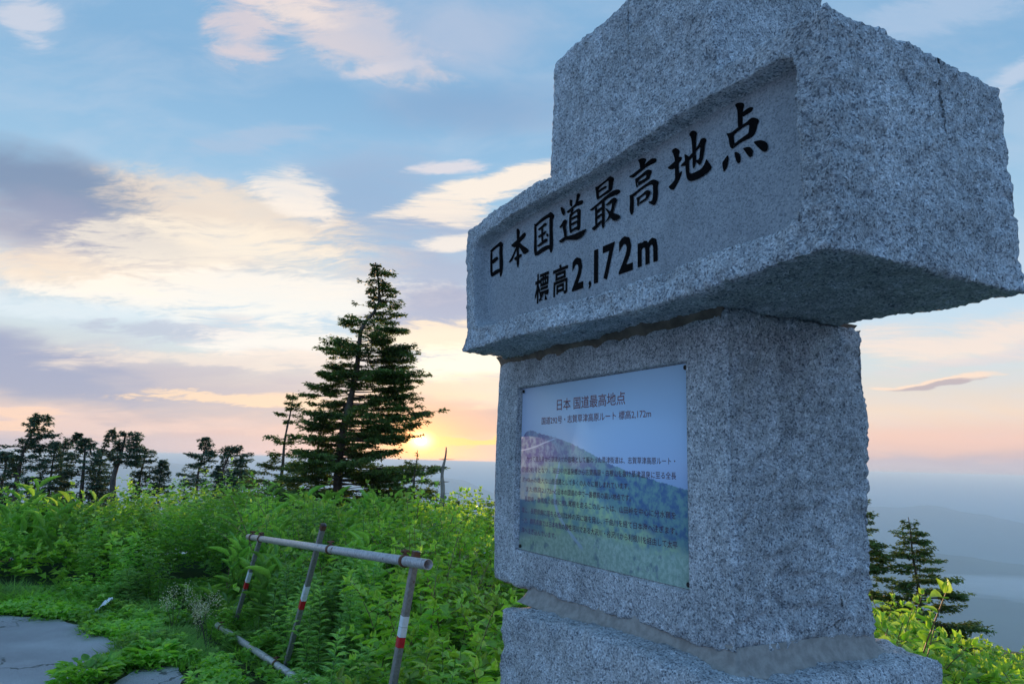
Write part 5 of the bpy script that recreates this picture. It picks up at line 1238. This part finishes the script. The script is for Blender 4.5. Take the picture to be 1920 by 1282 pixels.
grow('dead_tree', 'bare dead tree trunk standing right of the tallest fir', -1.07, 11.45, .43, 2.331, 842, 1282,
     [(858, 912), (852, 1000), (856, 1080), (846, 1180), (838, 1240), (845, 1282)],
     [(965, 830, 905), (1000, 820, 870), (1060, 830, 885), (1110, 835, 888), (1190, 840, 900)], .075, 12, .05, per=3, bare=True, bark='snag', fill=False)
grow('fir_tree', 'tiny fir tip just right of the dead tree', -1.16, 15.96, .45, 2.331, 914, 1189,
     [(914, 1135), (914, 1189)], [(1148, 900, 932), (1160, 892, 948), (1175, 880, 950), (1190, 875, 955)], .025, 13, .06, per=5)
grow('fir_tree', 'small fir beside the dead tree with branches reaching right to it', -1.62, 12.4, .5, 2.331, 760, 1212,
     [(770, 900), (765, 1050), (760, 1212)],
     [(965, 720, 905), (1000, 690, 870), (1030, 680, 880), (1065, 670, 850), (1100, 660, 880), (1140, 650, 870), (1180, 640, 880)], .04, 14, .058, per=6)
grow('fir_tree', 'fir mostly hidden by the left edge of the monument', -.02, 12.9, .81, 1., 945, 945,
     [(943, 905), (945, 945)], [(912, 925, 960), (922, 925, 965), (938, 900, 990), (955, 905, 985), (975, 900, 990)], .05, 15, .055, per=5)
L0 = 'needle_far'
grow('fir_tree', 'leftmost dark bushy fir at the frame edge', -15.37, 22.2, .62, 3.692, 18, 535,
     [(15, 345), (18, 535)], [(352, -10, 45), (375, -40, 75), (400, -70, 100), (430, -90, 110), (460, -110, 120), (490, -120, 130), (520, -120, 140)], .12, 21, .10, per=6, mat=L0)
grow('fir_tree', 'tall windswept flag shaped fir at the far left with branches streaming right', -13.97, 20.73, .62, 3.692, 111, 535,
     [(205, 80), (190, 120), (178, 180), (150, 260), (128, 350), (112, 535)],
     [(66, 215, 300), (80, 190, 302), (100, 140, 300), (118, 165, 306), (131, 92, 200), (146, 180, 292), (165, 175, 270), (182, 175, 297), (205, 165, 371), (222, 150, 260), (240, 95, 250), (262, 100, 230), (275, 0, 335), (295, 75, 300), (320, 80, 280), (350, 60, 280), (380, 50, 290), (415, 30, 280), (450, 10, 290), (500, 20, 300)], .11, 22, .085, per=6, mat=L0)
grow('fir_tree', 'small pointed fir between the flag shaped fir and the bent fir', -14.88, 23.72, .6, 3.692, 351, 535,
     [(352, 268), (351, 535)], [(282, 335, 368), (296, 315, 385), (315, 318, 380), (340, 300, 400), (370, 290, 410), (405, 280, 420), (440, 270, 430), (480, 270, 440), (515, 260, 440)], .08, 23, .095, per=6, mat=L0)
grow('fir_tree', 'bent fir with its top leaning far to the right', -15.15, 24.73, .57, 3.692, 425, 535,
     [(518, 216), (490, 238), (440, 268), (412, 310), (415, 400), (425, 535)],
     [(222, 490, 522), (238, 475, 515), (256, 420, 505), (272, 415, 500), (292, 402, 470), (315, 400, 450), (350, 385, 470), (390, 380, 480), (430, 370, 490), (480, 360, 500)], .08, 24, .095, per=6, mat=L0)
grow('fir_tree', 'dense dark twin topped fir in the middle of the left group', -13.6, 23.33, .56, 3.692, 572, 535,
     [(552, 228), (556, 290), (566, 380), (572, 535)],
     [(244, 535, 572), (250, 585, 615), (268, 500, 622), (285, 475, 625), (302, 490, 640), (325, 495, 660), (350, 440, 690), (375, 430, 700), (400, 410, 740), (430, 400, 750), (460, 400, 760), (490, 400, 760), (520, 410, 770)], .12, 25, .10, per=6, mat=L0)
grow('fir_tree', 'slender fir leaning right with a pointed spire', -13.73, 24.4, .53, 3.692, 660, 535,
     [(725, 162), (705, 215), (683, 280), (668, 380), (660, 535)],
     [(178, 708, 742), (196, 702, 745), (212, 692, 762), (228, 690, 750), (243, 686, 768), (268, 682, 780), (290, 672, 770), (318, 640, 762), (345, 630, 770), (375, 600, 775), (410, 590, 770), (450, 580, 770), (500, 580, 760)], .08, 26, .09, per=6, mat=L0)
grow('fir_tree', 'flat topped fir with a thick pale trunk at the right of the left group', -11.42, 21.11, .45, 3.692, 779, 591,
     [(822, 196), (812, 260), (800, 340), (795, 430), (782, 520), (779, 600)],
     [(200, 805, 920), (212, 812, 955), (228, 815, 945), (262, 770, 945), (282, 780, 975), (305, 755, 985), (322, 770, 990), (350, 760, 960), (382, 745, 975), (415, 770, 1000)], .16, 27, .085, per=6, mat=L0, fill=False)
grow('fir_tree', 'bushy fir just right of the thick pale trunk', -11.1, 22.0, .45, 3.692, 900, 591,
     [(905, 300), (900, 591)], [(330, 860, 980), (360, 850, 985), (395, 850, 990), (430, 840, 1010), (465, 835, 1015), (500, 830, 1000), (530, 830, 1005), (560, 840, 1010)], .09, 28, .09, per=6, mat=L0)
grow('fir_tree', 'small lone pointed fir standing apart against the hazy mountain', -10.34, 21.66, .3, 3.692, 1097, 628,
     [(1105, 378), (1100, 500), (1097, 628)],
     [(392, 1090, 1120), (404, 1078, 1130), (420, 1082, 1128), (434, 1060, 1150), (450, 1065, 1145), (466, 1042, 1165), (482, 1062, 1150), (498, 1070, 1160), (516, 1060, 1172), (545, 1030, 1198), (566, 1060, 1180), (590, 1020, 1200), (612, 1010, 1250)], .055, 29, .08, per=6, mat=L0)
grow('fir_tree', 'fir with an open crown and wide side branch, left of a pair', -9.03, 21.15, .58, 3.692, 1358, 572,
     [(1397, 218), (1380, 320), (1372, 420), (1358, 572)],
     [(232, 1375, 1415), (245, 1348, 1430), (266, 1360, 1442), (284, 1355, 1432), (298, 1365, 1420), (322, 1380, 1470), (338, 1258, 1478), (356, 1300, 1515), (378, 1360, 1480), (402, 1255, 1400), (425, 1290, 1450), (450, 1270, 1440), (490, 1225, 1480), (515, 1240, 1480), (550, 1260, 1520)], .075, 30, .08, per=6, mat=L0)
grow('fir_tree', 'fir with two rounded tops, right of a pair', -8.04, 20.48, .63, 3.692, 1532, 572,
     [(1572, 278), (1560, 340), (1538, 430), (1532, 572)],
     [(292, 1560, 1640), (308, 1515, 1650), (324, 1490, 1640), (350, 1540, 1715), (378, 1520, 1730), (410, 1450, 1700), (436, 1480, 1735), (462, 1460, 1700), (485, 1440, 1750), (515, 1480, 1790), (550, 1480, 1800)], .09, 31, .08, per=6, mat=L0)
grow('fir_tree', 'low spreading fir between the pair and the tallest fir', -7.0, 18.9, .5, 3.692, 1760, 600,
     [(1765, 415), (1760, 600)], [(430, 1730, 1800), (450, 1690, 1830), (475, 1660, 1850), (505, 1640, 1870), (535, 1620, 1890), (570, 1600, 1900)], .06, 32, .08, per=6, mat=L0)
grow('fir_tree', 'young fir with tiered branches right of the monument', 4.36, 7.87, .31, 1.7757, 962, 977,
     [(946, 740), (955, 860), (962, 977)],
     [(748, 938, 958), (758, 918, 976), (772, 915, 970), (788, 890, 1006), (806, 905, 1016), (822, 900, 1010), (842, 890, 1040), (856, 885, 1030), (872, 882, 1056), (897, 888, 1020), (920, 880, 1100), (938, 890, 1080), (958, 890, 1126), (980, 860, 1110), (1000, 850, 1135), (1030, 860, 1128), (1062, 850, 1175), (1078, 860, 1160), (1105, 870, 1120), (1140, 860, 1130)],
     .03, 41, .034, per=5, depth=.75)
grow('fir_tree', 'dark fir half hidden behind the right side of the monument pillar', 3.89, 8.12, .87, 1.7757, 765, 782,
     [(768, 650), (765, 782)],
     [(680, 740, 800), (712, 725, 820), (745, 720, 812), (775, 715, 830), (812, 700, 856), (846, 700, 890), (870, 690, 872), (893, 680, 875), (930, 690, 892), (965, 690, 885)], .035, 42, .038, per=6)
print('tris', sum(len(o.data.loops) - 2 * len(o.data.polygons) for o in scn.objects if o.type == 'MESH'), 'objects', len(scn.objects))
